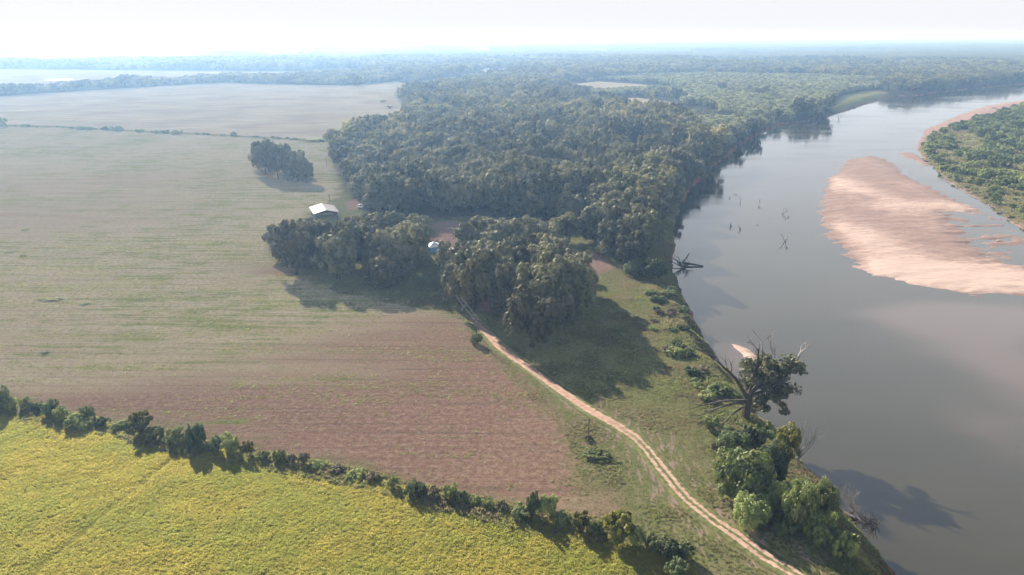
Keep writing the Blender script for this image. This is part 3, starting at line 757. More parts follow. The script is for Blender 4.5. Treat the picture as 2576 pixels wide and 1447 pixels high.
def scatter(name, pts, rots, scales, idx, sources, label):
    """one object: source meshes set out on points by a geometry node tree"""
    sub = bpy.data.collections.new(name + '_sources')
    for i, me in enumerate(sources):
        o = bpy.data.objects.new('%s_source_%02d' % (name, i), me); sub.objects.link(o)
    me = bpy.data.meshes.new(name); n = len(pts)
    me.vertices.add(n); me.vertices.foreach_set('co', np.asarray(pts, np.float32).ravel())
    a = me.attributes.new('rot', 'FLOAT_VECTOR', 'POINT'); a.data.foreach_set('vector', np.asarray(rots, np.float32).ravel())
    a = me.attributes.new('scl', 'FLOAT_VECTOR', 'POINT'); a.data.foreach_set('vector', np.asarray(scales, np.float32).ravel())
    a = me.attributes.new('idx', 'INT', 'POINT'); a.data.foreach_set('value', np.asarray(idx, np.int32))
    ob = bpy.data.objects.new(name, me); col.objects.link(ob)
    ng = bpy.data.node_groups.new(name, 'GeometryNodeTree')
    ng.interface.new_socket('Geometry', in_out='INPUT', socket_type='NodeSocketGeometry'); ng.interface.new_socket('Geometry', in_out='OUTPUT', socket_type='NodeSocketGeometry')
    N = NT(ng)
    gi, go = N.n('NodeGroupInput'), N.n('NodeGroupOutput')
    ci = N.n('GeometryNodeCollectionInfo'); ci.inputs['Collection'].default_value = sub
    ci.inputs['Separate Children'].default_value = True; ci.inputs['Reset Children'].default_value = True
    ip = N.n('GeometryNodeInstanceOnPoints'); ip.inputs['Pick Instance'].default_value = True
    def named(nm, ty):
        q = N.n('GeometryNodeInputNamedAttribute', data_type=ty); q.inputs['Name'].default_value = nm; return q.outputs['Attribute']
    er = N.n('FunctionNodeEulerToRotation')
    N.l(named('rot', 'FLOAT_VECTOR'), er.inputs[0]); N.l(er.outputs[0], ip.inputs['Rotation'])
    N.l(named('scl', 'FLOAT_VECTOR'), ip.inputs['Scale']); N.l(named('idx', 'INT'), ip.inputs['Instance Index'])
    N.l(gi.outputs[0], ip.inputs['Points']); N.l(ci.outputs[0], ip.inputs['Instance']); N.l(ip.outputs[0], go.inputs[0])
    md = ob.modifiers.new('scatter', 'NODES'); md.node_group = ng
    return tag(ob, label, kind='stuff')

def tree_stuff(name, P, label, seed=0):
    r = np.random.RandomState(seed); src = []; kinds = ('oakfar', 'midfar', 'young'); off = {}
    for kd in kinds:
        off[kd] = len(src); src += [v[0] for v in VAR[kd]]
    n = len(P); idx = np.zeros(n, int); S = np.zeros((n, 3))
    green = vnoise(P[:, 0], P[:, 1], 90) + r.uniform(-.25, .25, n) > .5
    for i in range(n):
        t = P[i, 3]; kd = 'young' if t == 2 else ('midfar' if green[i] else 'oakfar')
        idx[i] = off[kd] + r.randint(len(VAR[kd]))
        wd = (r.uniform(5.0, 7.5) / 5.6) if t == 2 else (r.uniform(11.5, 18) / 14.5 if t == 0 else r.uniform(13, 18) / 14.5)
        S[i] = (wd, wd, P[i, 2] / (10 if t == 2 else 20))
    rots = np.stack([np.zeros(n), np.zeros(n), r.uniform(0, 6.28, n)], 1)
    Z = ground_h(P[:, 0], P[:, 1])
    return scatter(name, np.stack([P[:, 0], P[:, 1], Z], 1), rots, S, idx, src, label)
rest = pts[~own]
tree_stuff('woods', rest[rest[:, 3] != 2], 'mass of hazy trees of the woods reaching far back', 1)
tree_stuff('willow_thicket', rest[rest[:, 3] == 2], 'pale thicket of young willows on the upper river flat', 2)
# hedgerow of trees between the far fields
x, y = candidates(9, 700, 2400, seed=8); k = sdf(x, y, HEDGEROW) > -1; x, y = x[k], y[k]
k = rs.rand(len(x)) < .85; x, y = x[k], y[k]
hp = np.stack([x, y, 9 + 8 * vnoise(x, y, 60) + rs.uniform(-2, 3, len(x)), np.zeros(len(x))], 1)
tree_stuff('far_hedgerow', hp, 'long belt of hazy blue trees between the two pale far fields', 3)

# canopy of the far woods out to the horizon
th = np.radians(np.arange(-40, 40.01, .2)); rr = 2300 * np.exp(np.arange(0, math.log(17000 / 2300), .0042))
T, R = np.meshgrid(th, rr); x, y = (R * np.sin(T)).ravel(), (R * np.cos(T)).ravel()
z = 9 + 12 * (rs.rand(len(x)) - .3) * .8 + 14 * (fbm(x, y, 300) - .5)
gap = fbm(x / 2.5, y, 420, 3)
z = np.where((gap > .60) | (np.max([sdf(x, y, p) for p in CLEAR], 0) > 0), -1.5, z)
n1_, n2_ = T.shape; ii, jj = np.meshgrid(np.arange(n1_ - 1), np.arange(n2_ - 1), indexing='ij'); q = (ii * n2_ + jj).ravel()
F = np.stack([q, q + n2_, q + n2_ + 1, q + 1], 1)[:, ::-1]
F = F[(inside(x, y, FARWOOD)[F].all(1))]
ids, inv = np.unique(F.ravel(), return_inverse=True)
tag(link('far_forest', mesh_np('far_forest', np.stack([x[ids], y[ids], z[ids]], 1), inv.reshape(-1, 4), leaf_mat('far_canopy', (.075, .085, .04), (.09, .095, .05), (.13, .12, .06), .1))),
    'forest canopy fading into white haze at the horizon', kind='stuff')

# ------------------------------------------------------------------ hedge between the meadow and the ploughed field: (x, foot y, top y, width in readings, kind, look)
HEDGE = [(4, 1032, 962, 52, 'bush', 'tall dark green'), (28, 1030, 986, 44, 'bush', 'dark green'), (64, 1031, 994, 32, 'bush', 'narrow dark green'), (96, 1034, 1008, 28, 'vine', 'low pale green'),
         (130, 1046, 1001, 44, 'vine', 'vine-topped green'), (152, 1056, 1014, 44, 'bush', 'green'), (190, 1074, 1034, 48, 'bush', 'round dark green'), (222, 1056, 1010, 32, 'bush', 'upright dark green'),
         (216, 1078, 1052, 32, 'bush', 'small low dark'), (256, 1072, 1046, 40, 'vine', 'loose green'), (300, 1078, 1058, 40, 'bush', 'low green'), (328, 1080, 1050, 30, 'bush', 'dark round'),
         (362, 1088, 1012, 66, 'lime', 'bright yellow-leaved tall'), (388, 1106, 1062, 52, 'bush', 'dark shaded'), (440, 1114, 1068, 54, 'bush', 'broad dark green'), (495, 1128, 1050, 54, 'vine', 'tall vine-draped dome-shaped'),
         (530, 1132, 1106, 32, 'bush', 'small dark'), (546, 1140, 1086, 40, 'vine', 'upright vine-covered'), (580, 1142, 1084, 46, 'bush', 'rounded dark green'), (622, 1146, 1094, 38, 'lime', 'lime-tipped upright'),
         (664, 1156, 1130, 32, 'bush', 'small dark green'), (704, 1160, 1126, 32, 'bush', 'round dark'), (735, 1167, 1136, 30, 'dry', 'brownish half-dry'), (765, 1168, 1132, 36, 'dry', 'grey-brown twiggy'),
         (802, 1176, 1156, 40, 'bush', 'low brown-green'), (850, 1187, 1168, 50, 'dry', 'long low brownish'), (900, 1197, 1178, 42, 'bush', 'low straggling green'), (940, 1206, 1184, 40, 'dry', 'low dry'),
         (990, 1226, 1186, 38, 'bush', 'medium dark green'), (1046, 1248, 1202, 48, 'vine', 'round olive dome-shaped'), (1090, 1253, 1216, 44, 'dry', 'dark brown twiggy'), (1134, 1258, 1208, 40, 'bush', 'upright dark green'),
         (1164, 1264, 1224, 40, 'bush', 'dark green'), (1196, 1268, 1240, 36, 'bush', 'small dark green'), (1228, 1278, 1250, 40, 'bush', 'low green'), (1262, 1284, 1256, 36, 'dry', 'low brownish'),
         (1312, 1304, 1268, 54, 'bush', 'low dark'), (1340, 1298, 1220, 44, 'vine', 'tall pale vine-draped column-shaped'), (1376, 1296, 1234, 42, 'bush', 'dark upright'), (1412, 1314, 1284, 46, 'bush', 'low dark green'),
         (1462, 1338, 1270, 50, 'lime', 'lime-topped upright'), (1500, 1348, 1302, 46, 'bush', 'dark green'), (1558, 1364, 1262, 92, 'lime', 'largest, lime-topped'), (1602, 1370, 1310, 54, 'bush', 'dark shaded'),
         (1650, 1388, 1340, 60, 'bush', 'broad green'), (1690, 1404, 1350, 66, 'vine', 'broad vine-covered'), (1722, 1404, 1356, 46, 'bush', 'dark rounded'), (1700, 1450, 1404, 52, 'vine', 'pale vine-covered')]
ORD = ['first', 'second', 'third', 'fourth', 'fifth', 'sixth', 'seventh', 'eighth', 'ninth', 'tenth']
def ordinal(n):
    if n < 10: return ORD[n]
    n += 1; return '%d%s' % (n, 'th' if 10 <= n % 100 <= 20 else {1: 'st', 2: 'nd', 3: 'rd'}.get(n % 10, 'th'))
for i, (px, py, pt, wd, kind, look) in enumerate(sorted(HEDGE)):
    x, y = U(px, py)
    plant(kind, 'hedge_bush', x, y, max(.9, .78 * height_for(py, pt)), wd / upx(y) * 1.02, '%s bush in the meadow hedge, %s from its left end' % (look, ordinal(i)), 'bush', 'bushes of the meadow hedge')

# ------------------------------------------------------------------ river-side plants, near right
BANKP = [(1873, 1255, 1135, 150, 'bigbush', 'large dark vine-covered thicket above the river bank right of the track', 'bush'), (1830, 1215, 1140, 70, 'lime', 'yellow-topped shrub on the track side of the large dark thicket', 'bush'),
         (1930, 1215, 1110, 80, 'bigvine', 'tall vine-draped shrub between the large thicket and the white bare tree', 'bush'), (1972, 1195, 1050, 62, 'slimlime', 'tall slender lime green tree beside the white bare tree', 'tree'),
         (1890, 1322, 1243, 84, 'bigbush', 'pale vine-covered hump at the foot of the large thicket', 'bush'), (2005, 1330, 1205, 84, 'bigbush', 'tall vine-covered shrub on the bank below the white bare tree', 'bush'),
         (2068, 1300, 1207, 60, 'bigbush', 'dark green shrub right at the water edge above the fallen tree', 'bush'), (2060, 1365, 1295, 90, 'bigbush', 'dark shaded shrub low on the bank behind the fallen tree', 'bush'),
         (1975, 1345, 1300, 50, 'bush', 'small green shrub between the vine hump and the bank shrubs', 'bush'), (1940, 1290, 1215, 70, 'bigbush', 'dark shrub in the shade between two vine thickets', 'bush'),
         (1840, 1130, 1085, 60, 'vine', 'low vine mound below the leaning half-dead tree', 'bush'), (1895, 1120, 1075, 56, 'vine', 'pale vine mound at the foot of the leaning half-dead tree', 'bush'),
         (1925, 1090, 1050, 44, 'bush', 'small shrub on the bank right of the leaning tree foot', 'bush'), (1790, 1080, 1050, 36, 'bush', 'small dark shrub left of the leaning half-dead tree', 'bush'),
         (1805, 1140, 1108, 40, 'dry', 'brown brush heap at the grass edge by the thicket', 'bush'), (2120, 1395, 1340, 60, 'bush', 'shrub low on the bank near the sunken brush', 'bush'),
         (1500, 1150, 1138, 62, 'bush', 'low weedy bush patch by the foot of the nearer power pole', 'bush'), (1480, 1108, 1096, 26, 'dry', 'dark stubby bush round the foot of the nearer power pole', 'bush'),
         (1199, 866, 840, 30, 'bush', 'round bush at the foot of the farther power pole by the track', 'bush'), (1480, 715, 690, 50, 'bush', 'dark bush between the sandy patch and the rough bank', 'bush'),
         (1530, 640, 615, 40, 'bush', 'bush under the trees on the river side of the sandy patch', 'bush'), (1640, 700, 650, 60, 'vine', 'sunlit vine mound at the bank top near the root mass', 'bush'),
         (1600, 690, 655, 60, 'vine', 'sunlit vine mound under the broad bank-top tree', 'bush')]
for px, py, pt, wd, kind, label, cat in BANKP:
    x, y = U(px, py); z = gh(x, y)
    x, y = U(px, py, min(0, z)); plant(kind, 'tree' if cat == 'tree' else 'bush', x, y, max(.9, height_for(py, pt, min(0, gh(x, y)))), wd / upx(y) * 1.1, label, cat)
# lumpy growth along the top of the bank
r = random.Random(5)
k = 0
while k < 42:
    px, py = r.uniform(1560, 1850), r.uniform(690, 1030)
    x, y = U(px, py); d = float(dist_line(np.array([x]), np.array([y]), LBw)[0])
    if float(sdf(np.array([x]), np.array([y]), RIVER)[0]) > 0 or not 5 < d < 17: continue
    h = r.uniform(.9, 2.1); plant(r.choice(('vine', 'vine', 'bush', 'dry')), 'bank_mound', x, y, h, h * r.uniform(1.8, 2.8), '%s tangled weed mound on the rough bank top, %s' % ('tiny' if h < 1.3 else ('low' if h < 1.7 else 'big'), 'between track and sand islet' if py > 860 else ('near the grove shadow' if py > 770 else 'near the root mass')), 'bush', 'weed mounds on the bank top'); k += 1

# ------------------------------------------------------------------ shrubs across the river
x, y = candidates(6.3, 300, 1100, az=(18, 38), seed=21)
k = sdf(x, y, SCRUB) > 1.5
GAPS = [UL(p, -2.5) for p in ([(2390, 330), (2420, 325), (2470, 350), (2460, 392), (2420, 385), (2395, 360)], [(2450, 420), (2480, 418), (2500, 432), (2470, 438)], [(2540, 380), (2580, 385), (2576, 400), (2545, 398)])]
k &= union(GAPS, x, y) < 0
x, y = x[k], y[k]
k = rs.rand(len(x)) < .30 + .75 * vnoise(x, y, 22); x, y = x[k], y[k]
o_ = np.argsort(np.hypot(x, y)); x, y = x[o_], y[o_]
for i in range(min(210, len(x))):
    d = float(dist_line(x[i:i + 1], y[i:i + 1], RBw)[0])
    h = (1.6 if d < 22 else 2.6) + 2.6 * float(vnoise(x[i:i + 1], y[i:i + 1], 18)[0]) + random.uniform(-.6, .8)
    size = 'tall' if h > 4.6 else ('middling' if h > 3.4 else ('low' if h > 2.2 else 'tiny'))
    where = 'opposite the sandbar pool' if y[i] < 330 else ('beside the narrow channel' if y[i] < 400 else ('beside the mud flat' if y[i] < 470 else ('level with the dry clearing' if y[i] < 570 else 'beyond the dry clearing')))
    lab = '%s green shrub %s the far-bank scrub, %s' % (size, 'on the edge of' if d < 22 else ('just inside' if d < 45 else 'deep in'), where); g = 'shrubs across the river, ' + where
    plant('scrub', 'shrub', float(x[i]), float(y[i]), h, h * random.uniform(1.3, 1.9) + 1.0, lab, 'shrub', g)
if len(x) > 210:
    n = len(x) - 210; h = rs.uniform(2.2, 5, n)
    scatter('far_shrubs', np.stack([x[210:], y[210:], ground_h(x[210:], y[210:])], 1), np.stack([np.zeros(n), np.zeros(n), rs.uniform(0, 6, n)], 1), np.stack([h / 3.2, h / 3.2, h / 4], 1),
            rs.randint(0, 5, n), [v[0] for v in VAR['scrub']], 'far shrubs upstream across the river')

# ------------------------------------------------------------------ fence line with bushes between field and pasture
FB = [(8, 320, 294, 22, 'narrow tall'), (64, 319, 312, 22, 'low'), (178, 325, 318, 12, 'tiny'), (205, 326, 317, 26, 'square-cut'), (228, 327, 318, 22, 'low'), (266, 328, 318, 18, 'small'), (292, 330, 317, 34, 'broad rounded'),
      (354, 333, 324, 28, 'rounded'), (394, 335, 327, 18, 'small'), (414, 336, 327, 22, 'low'), (446, 338, 327, 26, 'ragged'), (588, 343, 331, 16, 'lone rounded'), (515, 339, 334, 12, 'tiny'), (735, 352, 347, 24, 'flat'), (790, 355, 348, 44, 'long flat'),
      (760, 353, 349, 20, 'small flat')]
for i, (px, py, pt, wd, look) in enumerate(sorted(FB)):
    x, y = U(px, py)
    plant('scrub', 'fence_bush', x, y, height_for(py, pt), wd / upx(y) * 1.1, '%s bush on the fence line behind the ploughed field, %s from the left' % (look, ordinal(i)), 'bush', 'bushes on the far fence line')
for i, (px, py, pt, wd, lab) in enumerate([(903, 216, 205, 18, 'lone round tree at the far corner of the pale pasture'), (862, 216, 210, 12, 'small round bush at the far edge of the pale pasture'),
                                           (964, 258, 251, 16, 'dark bush in the pasture near the wood, farthest of a row of four'), (980, 273, 266, 14, 'dark bush in the pasture near the wood, second farthest of four'),
                                           (995, 288, 280, 14, 'dark bush in the pasture near the wood, third farthest of four'), (998, 302, 294, 16, 'dark bush in the pasture near the wood, nearest of four'),
                                           (316, 222, 182, 36, 'tallest round-topped tree of the far hedgerow belt'), (560, 207, 180, 30, 'tall tree above the middle of the far hedgerow belt'), (608, 209, 183, 36, 'broad tall tree right of the middle of the far hedgerow belt'),
                                           (893, 216, 180, 36, 'tall tree near the right end of the far hedgerow belt'), (1130, 172, 142, 40, 'big lone tree standing over the far hazy woods'), (1272, 193, 180, 24, 'round tree in the far clearing behind the wood')]):
    x, y = U(px, py); t = 'tree' in lab
    plant('oakfar' if t else 'scrub', 'tree' if t else 'bush', x, y, height_for(py, pt), wd / upx(y), lab, 'tree' if t else 'bush')
# ragged weeds and wire fence posts along that line
FL = spline(UL([(-200, 313), (0, 318), (160, 322), (400, 334), (640, 346), (832, 356)]), 7)
for i, p in enumerate(FL[::2]):
    mb = MB(); mb.tube([(0, 0, -.3), (0, 0, 1.4)], [.09, .08], 5)
    o = mb.build('fence_post', M['pole'], None, (p.x, p.y, gh(p.x, p.y))); tag(o, 'thin wooden post of the far field fence', 'fence post', 'posts of the far field fence')

# ------------------------------------------------------------------ tufts of grass and weeds
def tuft_mesh(name, seed, nb, h, w_, bw, mat):
    r = np.random.RandomState(seed); V = []; F = []
    for i in range(nb):
        a, rad = r.uniform(0, 6.28), w_ * math.sqrt(r.rand()); x0, y0 = rad * math.cos(a), rad * math.sin(a)
        hh = h * r.uniform(.55, 1.1) * (1 - .45 * rad / w_); b = r.uniform(0, 6.28); ln = r.uniform(.1, .5) * hh
        dx, dy = math.cos(b), math.sin(b); tx, ty = math.cos(a) * ln, math.sin(a) * ln; k = len(V)
        V += [(x0 - dx * bw * .5, y0 - dy * bw * .5, 0), (x0 + dx * bw * .5, y0 + dy * bw * .5, 0), (x0 + tx * .5 + dx * bw, y0 + ty * .5 + dy * bw, hh * .65), (x0 + tx - dx * bw * .3, y0 + ty - dy * bw * .3, hh)]
        F.append((k, k + 1, k + 2, k + 3))
    return mesh_np(name, V, F, mat)
def tuft_field(name, poly_fn, n, bbox, hsc, mats, label, seed, nb=22, h=.9, w_=.55, bw=.16, zs=1.0):
    r = np.random.RandomState(seed); x0, y0, x1, y1 = bbox
    x, y = r.uniform(x0, x1, n), r.uniform(y0, y1, n)
    k = poly_fn(x, y, r); x, y = x[k], y[k]; n = len(x)
    src = [tuft_mesh(name + '_tuft', seed + i, nb, h, w_, bw, M[mats[i % len(mats)]]) for i in range(6)]
    s = hsc(x, y, r); 
    return scatter(name, np.stack([x, y, ground_h(x, y) - .03], 1), np.stack([r.uniform(-.15, .15, n), r.uniform(-.15, .15, n), r.uniform(0, 6.28, n)], 1), np.stack([s, s, s * r.uniform(.7, 1.3, n) * zs], 1), r.randint(0, 6, n), src, label)
RUTM = UL([(60, 1470), (140, 1395), (255, 1300), (390, 1190), (440, 1150)])
tuft_field('meadow_growth', lambda x, y, r: (sdf(x, y, MEADOW) > -1.5) & (np.abs(np.degrees(np.arctan2(x, y))) < 45), 190000, (-150, 72, 45, 172), lambda x, y, r: .40 + .34 * vnoise(x, y, 3) + .22 * vnoise(x, y, 15) - .35 * np.exp(-(dist_line(x, y, RUTM) / .7) ** 2),
           ['tuft_yellow'], 'dense yellow flowering weeds covering the meadow', 31, 20, .9, .6, .13, .68)
def verge_ok(x, y, r):
    d = dist_line(x, y, LBw); a = (sdf(x, y, FIELD) < 1.5) & (sdf(x, y, MEADOW) < 0) & (sdf(x, y, RIVER) < -1.2) & (union(BARE, x, y) < 0)
    a &= (dist_line(x, y, SPT) > 2.7)
    dens = .42 + .5 * sstep(.45, .75, vnoise(x + 90, y, 6)) + .9 * sstep(40, 10, d) * sstep(.2, .7, vnoise(x, y, 9) + .25) + .25 * vnoise(x, y, 12)
    return a & (r.rand(len(x)) < dens) & (np.degrees(np.arctan2(x, y)) > -16)
tuft_field('verge_growth', verge_ok, 150000, (-60, 85, 75, 330), lambda x, y, r: (.20 + .42 * vnoise(x, y, 5) ** 1.5) * (1 + 2.0 * sstep(25, 8, dist_line(x, y, LBw)) * vnoise(x, y, 4)), ['tuft_green'],
           'rank green grass and weeds on the verge and bank', 41, 20, .75, .6, .15)
def hedge_ok(x, y, r):
    a = sdf(x, y, MEADOW); b = sdf(x, y, FIELD); return (a < 2.5) & (b < 1.0) & (x < 40) & (y < 170) & (a > -6) & (b > -6)
tuft_field('hedge_weeds', hedge_ok, 40000, (-150, 92, 40, 172), lambda x, y, r: .45 + .8 * vnoise(x, y, 5), ['tuft_green', 'tuft_green', 'tuft_weed'], 'tall weeds filling the hedge line', 51, 18, .9, .5, .17)
def weed_ok(x, y, r):
    a = sdf(x, y, FIELD) > 1; st = fbm(x / 5 + y * .02, y, 5, 3)
    return a & (r.rand(len(x)) < .10 + .9 * sstep(.55, .72, st))
tuft_field('field_weeds', weed_ok, 90000, (-190, 105, 32, 300), lambda x, y, r: .25 + .35 * r.rand(len(x)), ['tuft_weed', 'tuft_weed', 'tuft_green'], 'scattered small weeds over the ploughed field', 61, 10, .6, .8, .22)
def scrub_ok(x, y, r): return (sdf(x, y, SCRUB) > -1) & (r.rand(len(x)) < .25 + .7 * vnoise(x, y, 12))
tuft_field('scrub_grass', scrub_ok, 26000, (180, 260, 420, 640), lambda x, y, r: .9 + 1.1 * vnoise(x, y, 8), ['tuft_green', 'tuft_weed'], 'dry grass between the shrubs across the river', 71, 12, .7, .7, .25)
fl = np.array([(p.x, p.y) for p in spline(UL([(-250, 312), (0, 318), (160, 322), (400, 334), (640, 346), (835, 357)]), 1.6)])
fl = fl[rs.rand(len(fl)) < .3 + .7 * sstep(-260, -150, fl[:, 0])]; n = len(fl); fl = fl + rs.normal(0, .7, fl.shape)
scatter('fence_weeds', np.stack([fl[:, 0], fl[:, 1], ground_h(fl[:, 0], fl[:, 1])], 1), np.stack([np.zeros(n), np.zeros(n), rs.uniform(0, 6, n)], 1), np.repeat(rs.uniform(.22, .5, (n, 1)), 3, 1), rs.randint(0, 5, n),
        [v[0] for v in VAR['scrub']], 'ragged weeds along the far field fence')

# ------------------------------------------------------------------ bare and leaning trees, driftwood
def branchy(mb, p, d, ln, rad, depth, r, up=.25, spread=.7, n=2):
    p = Vector(p); d = Vector(d).normalized()
    m = p + d * ln * .5 + Vector((r.uniform(-1, 1), r.uniform(-1, 1), r.uniform(-.5, 1))) * ln * .08
    e = p + d * ln
    mb.tube([p, m, e], [rad, rad * .8, rad * .55], 5 if depth > 0 else 4)
    if depth <= 0: return
    for i in range(n + (r.random() < .4)):
        nd = d + Vector((r.uniform(-1, 1), r.uniform(-1, 1), r.uniform(-.5, 1) + up)) * spread
        branchy(mb, p.lerp(e, r.uniform(.55, 1.0)), nd, ln * r.uniform(.55, .8), rad * .5, depth - 1, r, up, spread, n)
# leaning, half-dead tree on the bank
x, y = U(1873, 1066, -1.5); z = gh(x, y)
root = bpy.data.objects.new('leaning_tree', None); col.objects.link(root); root.location = (x, y, z)
root.scale = (1.35, 1.35, 1.12); tag(root, 'leaning half-dead tree with bare limbs reaching over the water', 'tree')
r = random.Random(3); mb = MB()
mb.tube([(0, 0, -.6), (.2, .2, 2.5), (.6, .8, 5.0)], [.75, .6, .5], 8)
limbs = [((.6, .8, 5), (5.0, 4.0, 9.5)), ((.6, .8, 5), (2.5, 4.5, 12.5)), ((.6, .8, 5), (8.5, 3.5, 9.5)), ((.5, .7, 4.4), (6.0, 1.0, 6.0)), ((.3, .5, 4), (-4.5, 3.5, 10.5)), ((.6, .8, 5), (3.0, 1.0, 9))]
for a, b in limbs:
    a, b = Vector(a), Vector(b); m = a.lerp(b, .5) + Vector((r.uniform(-.4, .4), r.uniform(-.4, .4), .5)); mb.tube([a, m, b], [.36, .26, .12], 6)
    for _ in range(4): branchy(mb, m.lerp(b, r.uniform(.1, 1)), (b - a).normalized() + Vector((r.uniform(-.8, .8), r.uniform(-.8, .8), r.uniform(-.3, .8))), r.uniform(1.2, 2.4), .08, 1, r)
mb.build('trunk', M['bark'], root)
mb = MB()
for a, b in [((-.2, .4, 3.5), (-8.5, -1.0, .9)), ((-.2, .4, 3.8), (-7.5, .8, 2.2)), ((-.1, .2, 2.8), (-5.5, -3.6, .2))]:
    a, b = Vector(a), Vector(b); mb.tube([a, a.lerp(b, .5) + Vector((0, 0, .5)), b], [.2, .15, .06], 6)
    for _ in range(3): branchy(mb, a.lerp(b, r.uniform(.5, 1)), (b - a).normalized() + Vector((r.uniform(-.5, .5), r.uniform(-.5, .5), r.uniform(-.2, .5))), 1.6, .08, 1, r)
mb.build('fallen_limb', M['wetwood'], root)
mb = MB()
for a, b in [((3.2, 4.4, 11), (3.2, 5.6, 13.6)), ((4.6, 4, 9.5), (5.4, 5.2, 12.6)), ((8.3, 3.5, 9.4), (9.6, 4.8, 11.8)), ((2.4, 4.4, 12), (1.4, 4.8, 13.6))]:
    branchy(mb, a, Vector(b) - Vector(a), (Vector(b) - Vector(a)).length, .2, 2, r, .1, .8)
mb.build('dead_limb', M['deadwood'], root)
def leaf_cloud(name, seed, centres, nlv, ls, mat):
    r = np.random.RandomState(seed); C = np.array(centres); n = len(C) * nlv; ci = np.repeat(np.arange(len(C)), nlv)
    d = r.normal(size=(n, 3)); d /= np.linalg.norm(d, axis=1)[:, None]; p = C[ci, :3] + d * (C[ci, 3] * r.uniform(.3, 1, n))[:, None] * np.array([1, 1, .7])
    nr_ = d + .7 * r.normal(size=(n, 3)); nr_ /= np.linalg.norm(nr_, axis=1)[:, None]; dn = np.tile([0., 0., -1.], (n, 1)) + .7 * r.normal(size=(n, 3))
    t = dn - nr_ * (dn * nr_).sum(1)[:, None]; t /= np.linalg.norm(t, axis=1)[:, None]; b = np.cross(nr_, t); s = ls * r.uniform(.6, 1.3, n)[:, None]
    return mesh_np(name, np.stack([p - t * s * .8, p + b * s * .5, p + t * s * .8, p - b * s * .5], 1).reshape(-1, 3), np.arange(4 * n).reshape(-1, 4), M[mat])
cs = [(r.uniform(-.5, 8.5), r.uniform(.5, 5.5), r.uniform(4.5, 11), r.uniform(.9, 1.8)) for _ in range(44)] + [(r.uniform(3, 10.5), r.uniform(1, 5), r.uniform(8.5, 11), r.uniform(.7, 1.3)) for _ in range(14)] + [(r.uniform(1.5, 6), r.uniform(-1, 2), r.uniform(2, 6), r.uniform(.7, 1.2)) for _ in range(14)]
link('crown', leaf_cloud('crown', 9, cs, 110, .40, 'leaf_oak'), root)

def bare_tree(name, px, py, pt, seed, label, mat='deadwood', lean=(.15, 0, 1), zz=-3.5):
    x, y = U(px, py, zz); h = height_for(py, pt, zz)
    root = bpy.data.objects.new(name, None); col.objects.link(root); root.location = (x, y, gh(x, y)); tag(root, label, 'tree')
    r = random.Random(seed); mb = MB(); mb.tube([(0, 0, -.5), (lean[0] * h * .12, 0, h * .14)], [.2, .17], 6); mb.build('trunk', M[mat], root)
    mb = MB()
    for i in range(8):
        a = i * 2.4; d = Vector((math.cos(a) * .5 + lean[0], math.sin(a) * .4 + lean[1], 1.1))
        branchy(mb, (lean[0] * h * .11, 0, h * .1), d, h * r.uniform(.38, .52), .095, 3, r, .45, .5)
    mb.build('branch', M[mat], root)
bare_tree('bare_tree', 2008, 1155, 1058, 4, 'leafless white tree leaning over the muddy water')
bare_tree('bare_tree', 2152, 1285, 1222, 8, 'leafless white fallen tree sticking up from the water edge near the bottom', 'deadwood', (-.55, .2, .8), -5)
def snag(name, px, py, px2, py2, seed, label, mat, sz=1.0, group=None, depth=2):
    x, y = U(px, py, WATER); r = random.Random(seed)
    root = bpy.data.objects.new(name, None); col.objects.link(root); root.location = (x, y, WATER)
    tag(root, label, 'driftwood', group)
    mb = MB(); n = r.choice((2, 3))
    for i in range(n):
        a = r.uniform(0, 6.28); branchy(mb, (0, 0, -.3), (math.cos(a) * .8, math.sin(a) * .8, r.uniform(.5, 1.4)), sz * r.uniform(.9, 1.6), .10 * sz ** .5, 1, r, .2, .6)
    mb.build('branch', M[mat], root)
    mb = MB(); a = r.uniform(0, 6.28); mb.tube([(0, 0, -.4), (.1, 0, .15), (.55 * sz * math.cos(a), .55 * sz * math.sin(a), .35 * sz)], [.15 * sz ** .5, .13 * sz ** .5, .07], 6)
    mb.build('trunk', M[mat], root)
SN = [(1791, 470, 1.5, 'wetwood', 'dark twiggy snag in the water off the dark bank, farthest of the snags'), (1779, 489, 1.0, 'wetwood', 'low dark snag in the water beside the dark wooded bank'),
      (1862, 508, 1.3, 'deadwood', 'pale forked snag in mid stream left of the twig fork'), (1908, 521, 1.3, 'deadwood', 'single bent pale stick snag in mid stream'), (1967, 538, 2.0, 'wetwood', 'V-shaped dark snag out in the open river, right of the others'),
      (1910, 505, .8, 'wetwood', 'small dark knob snag above the bent stick snag'), (1839, 570, 1.8, 'wetwood', 'dark bushy snag in mid stream, beside a low log'), (1863, 579, 1.2, 'wetwood', 'small hooked snag right of the dark bushy snag'),
      (1976, 608, 2.3, 'deadwood', 'tall pale forked snag out in the open river, nearest one'), (1906, 566, .8, 'deadwood', 'thin upright stick snag in the middle of the river'), (1983, 547, .7, 'wetwood', 'tiny dark snag just below the V-shaped snag'),
      (1836, 500, .9, 'wetwood', 'short snag left of the pale forked snag'), (1849, 489, .8, 'wetwood', 'thin stick snag above the pale forked snag'), (1979, 624, .7, 'wetwood', 'dark floating chunk below the tall pale forked snag'),
      (2110, 302, 3.0, 'wetwood', 'dark snag far upstream below the green bank meadow')]
for i, (px, py, sz, mt, lab) in enumerate(SN): snag('river_snag', px, py, 0, 0, 20 + i, lab, mt, sz, 'snags in the river')
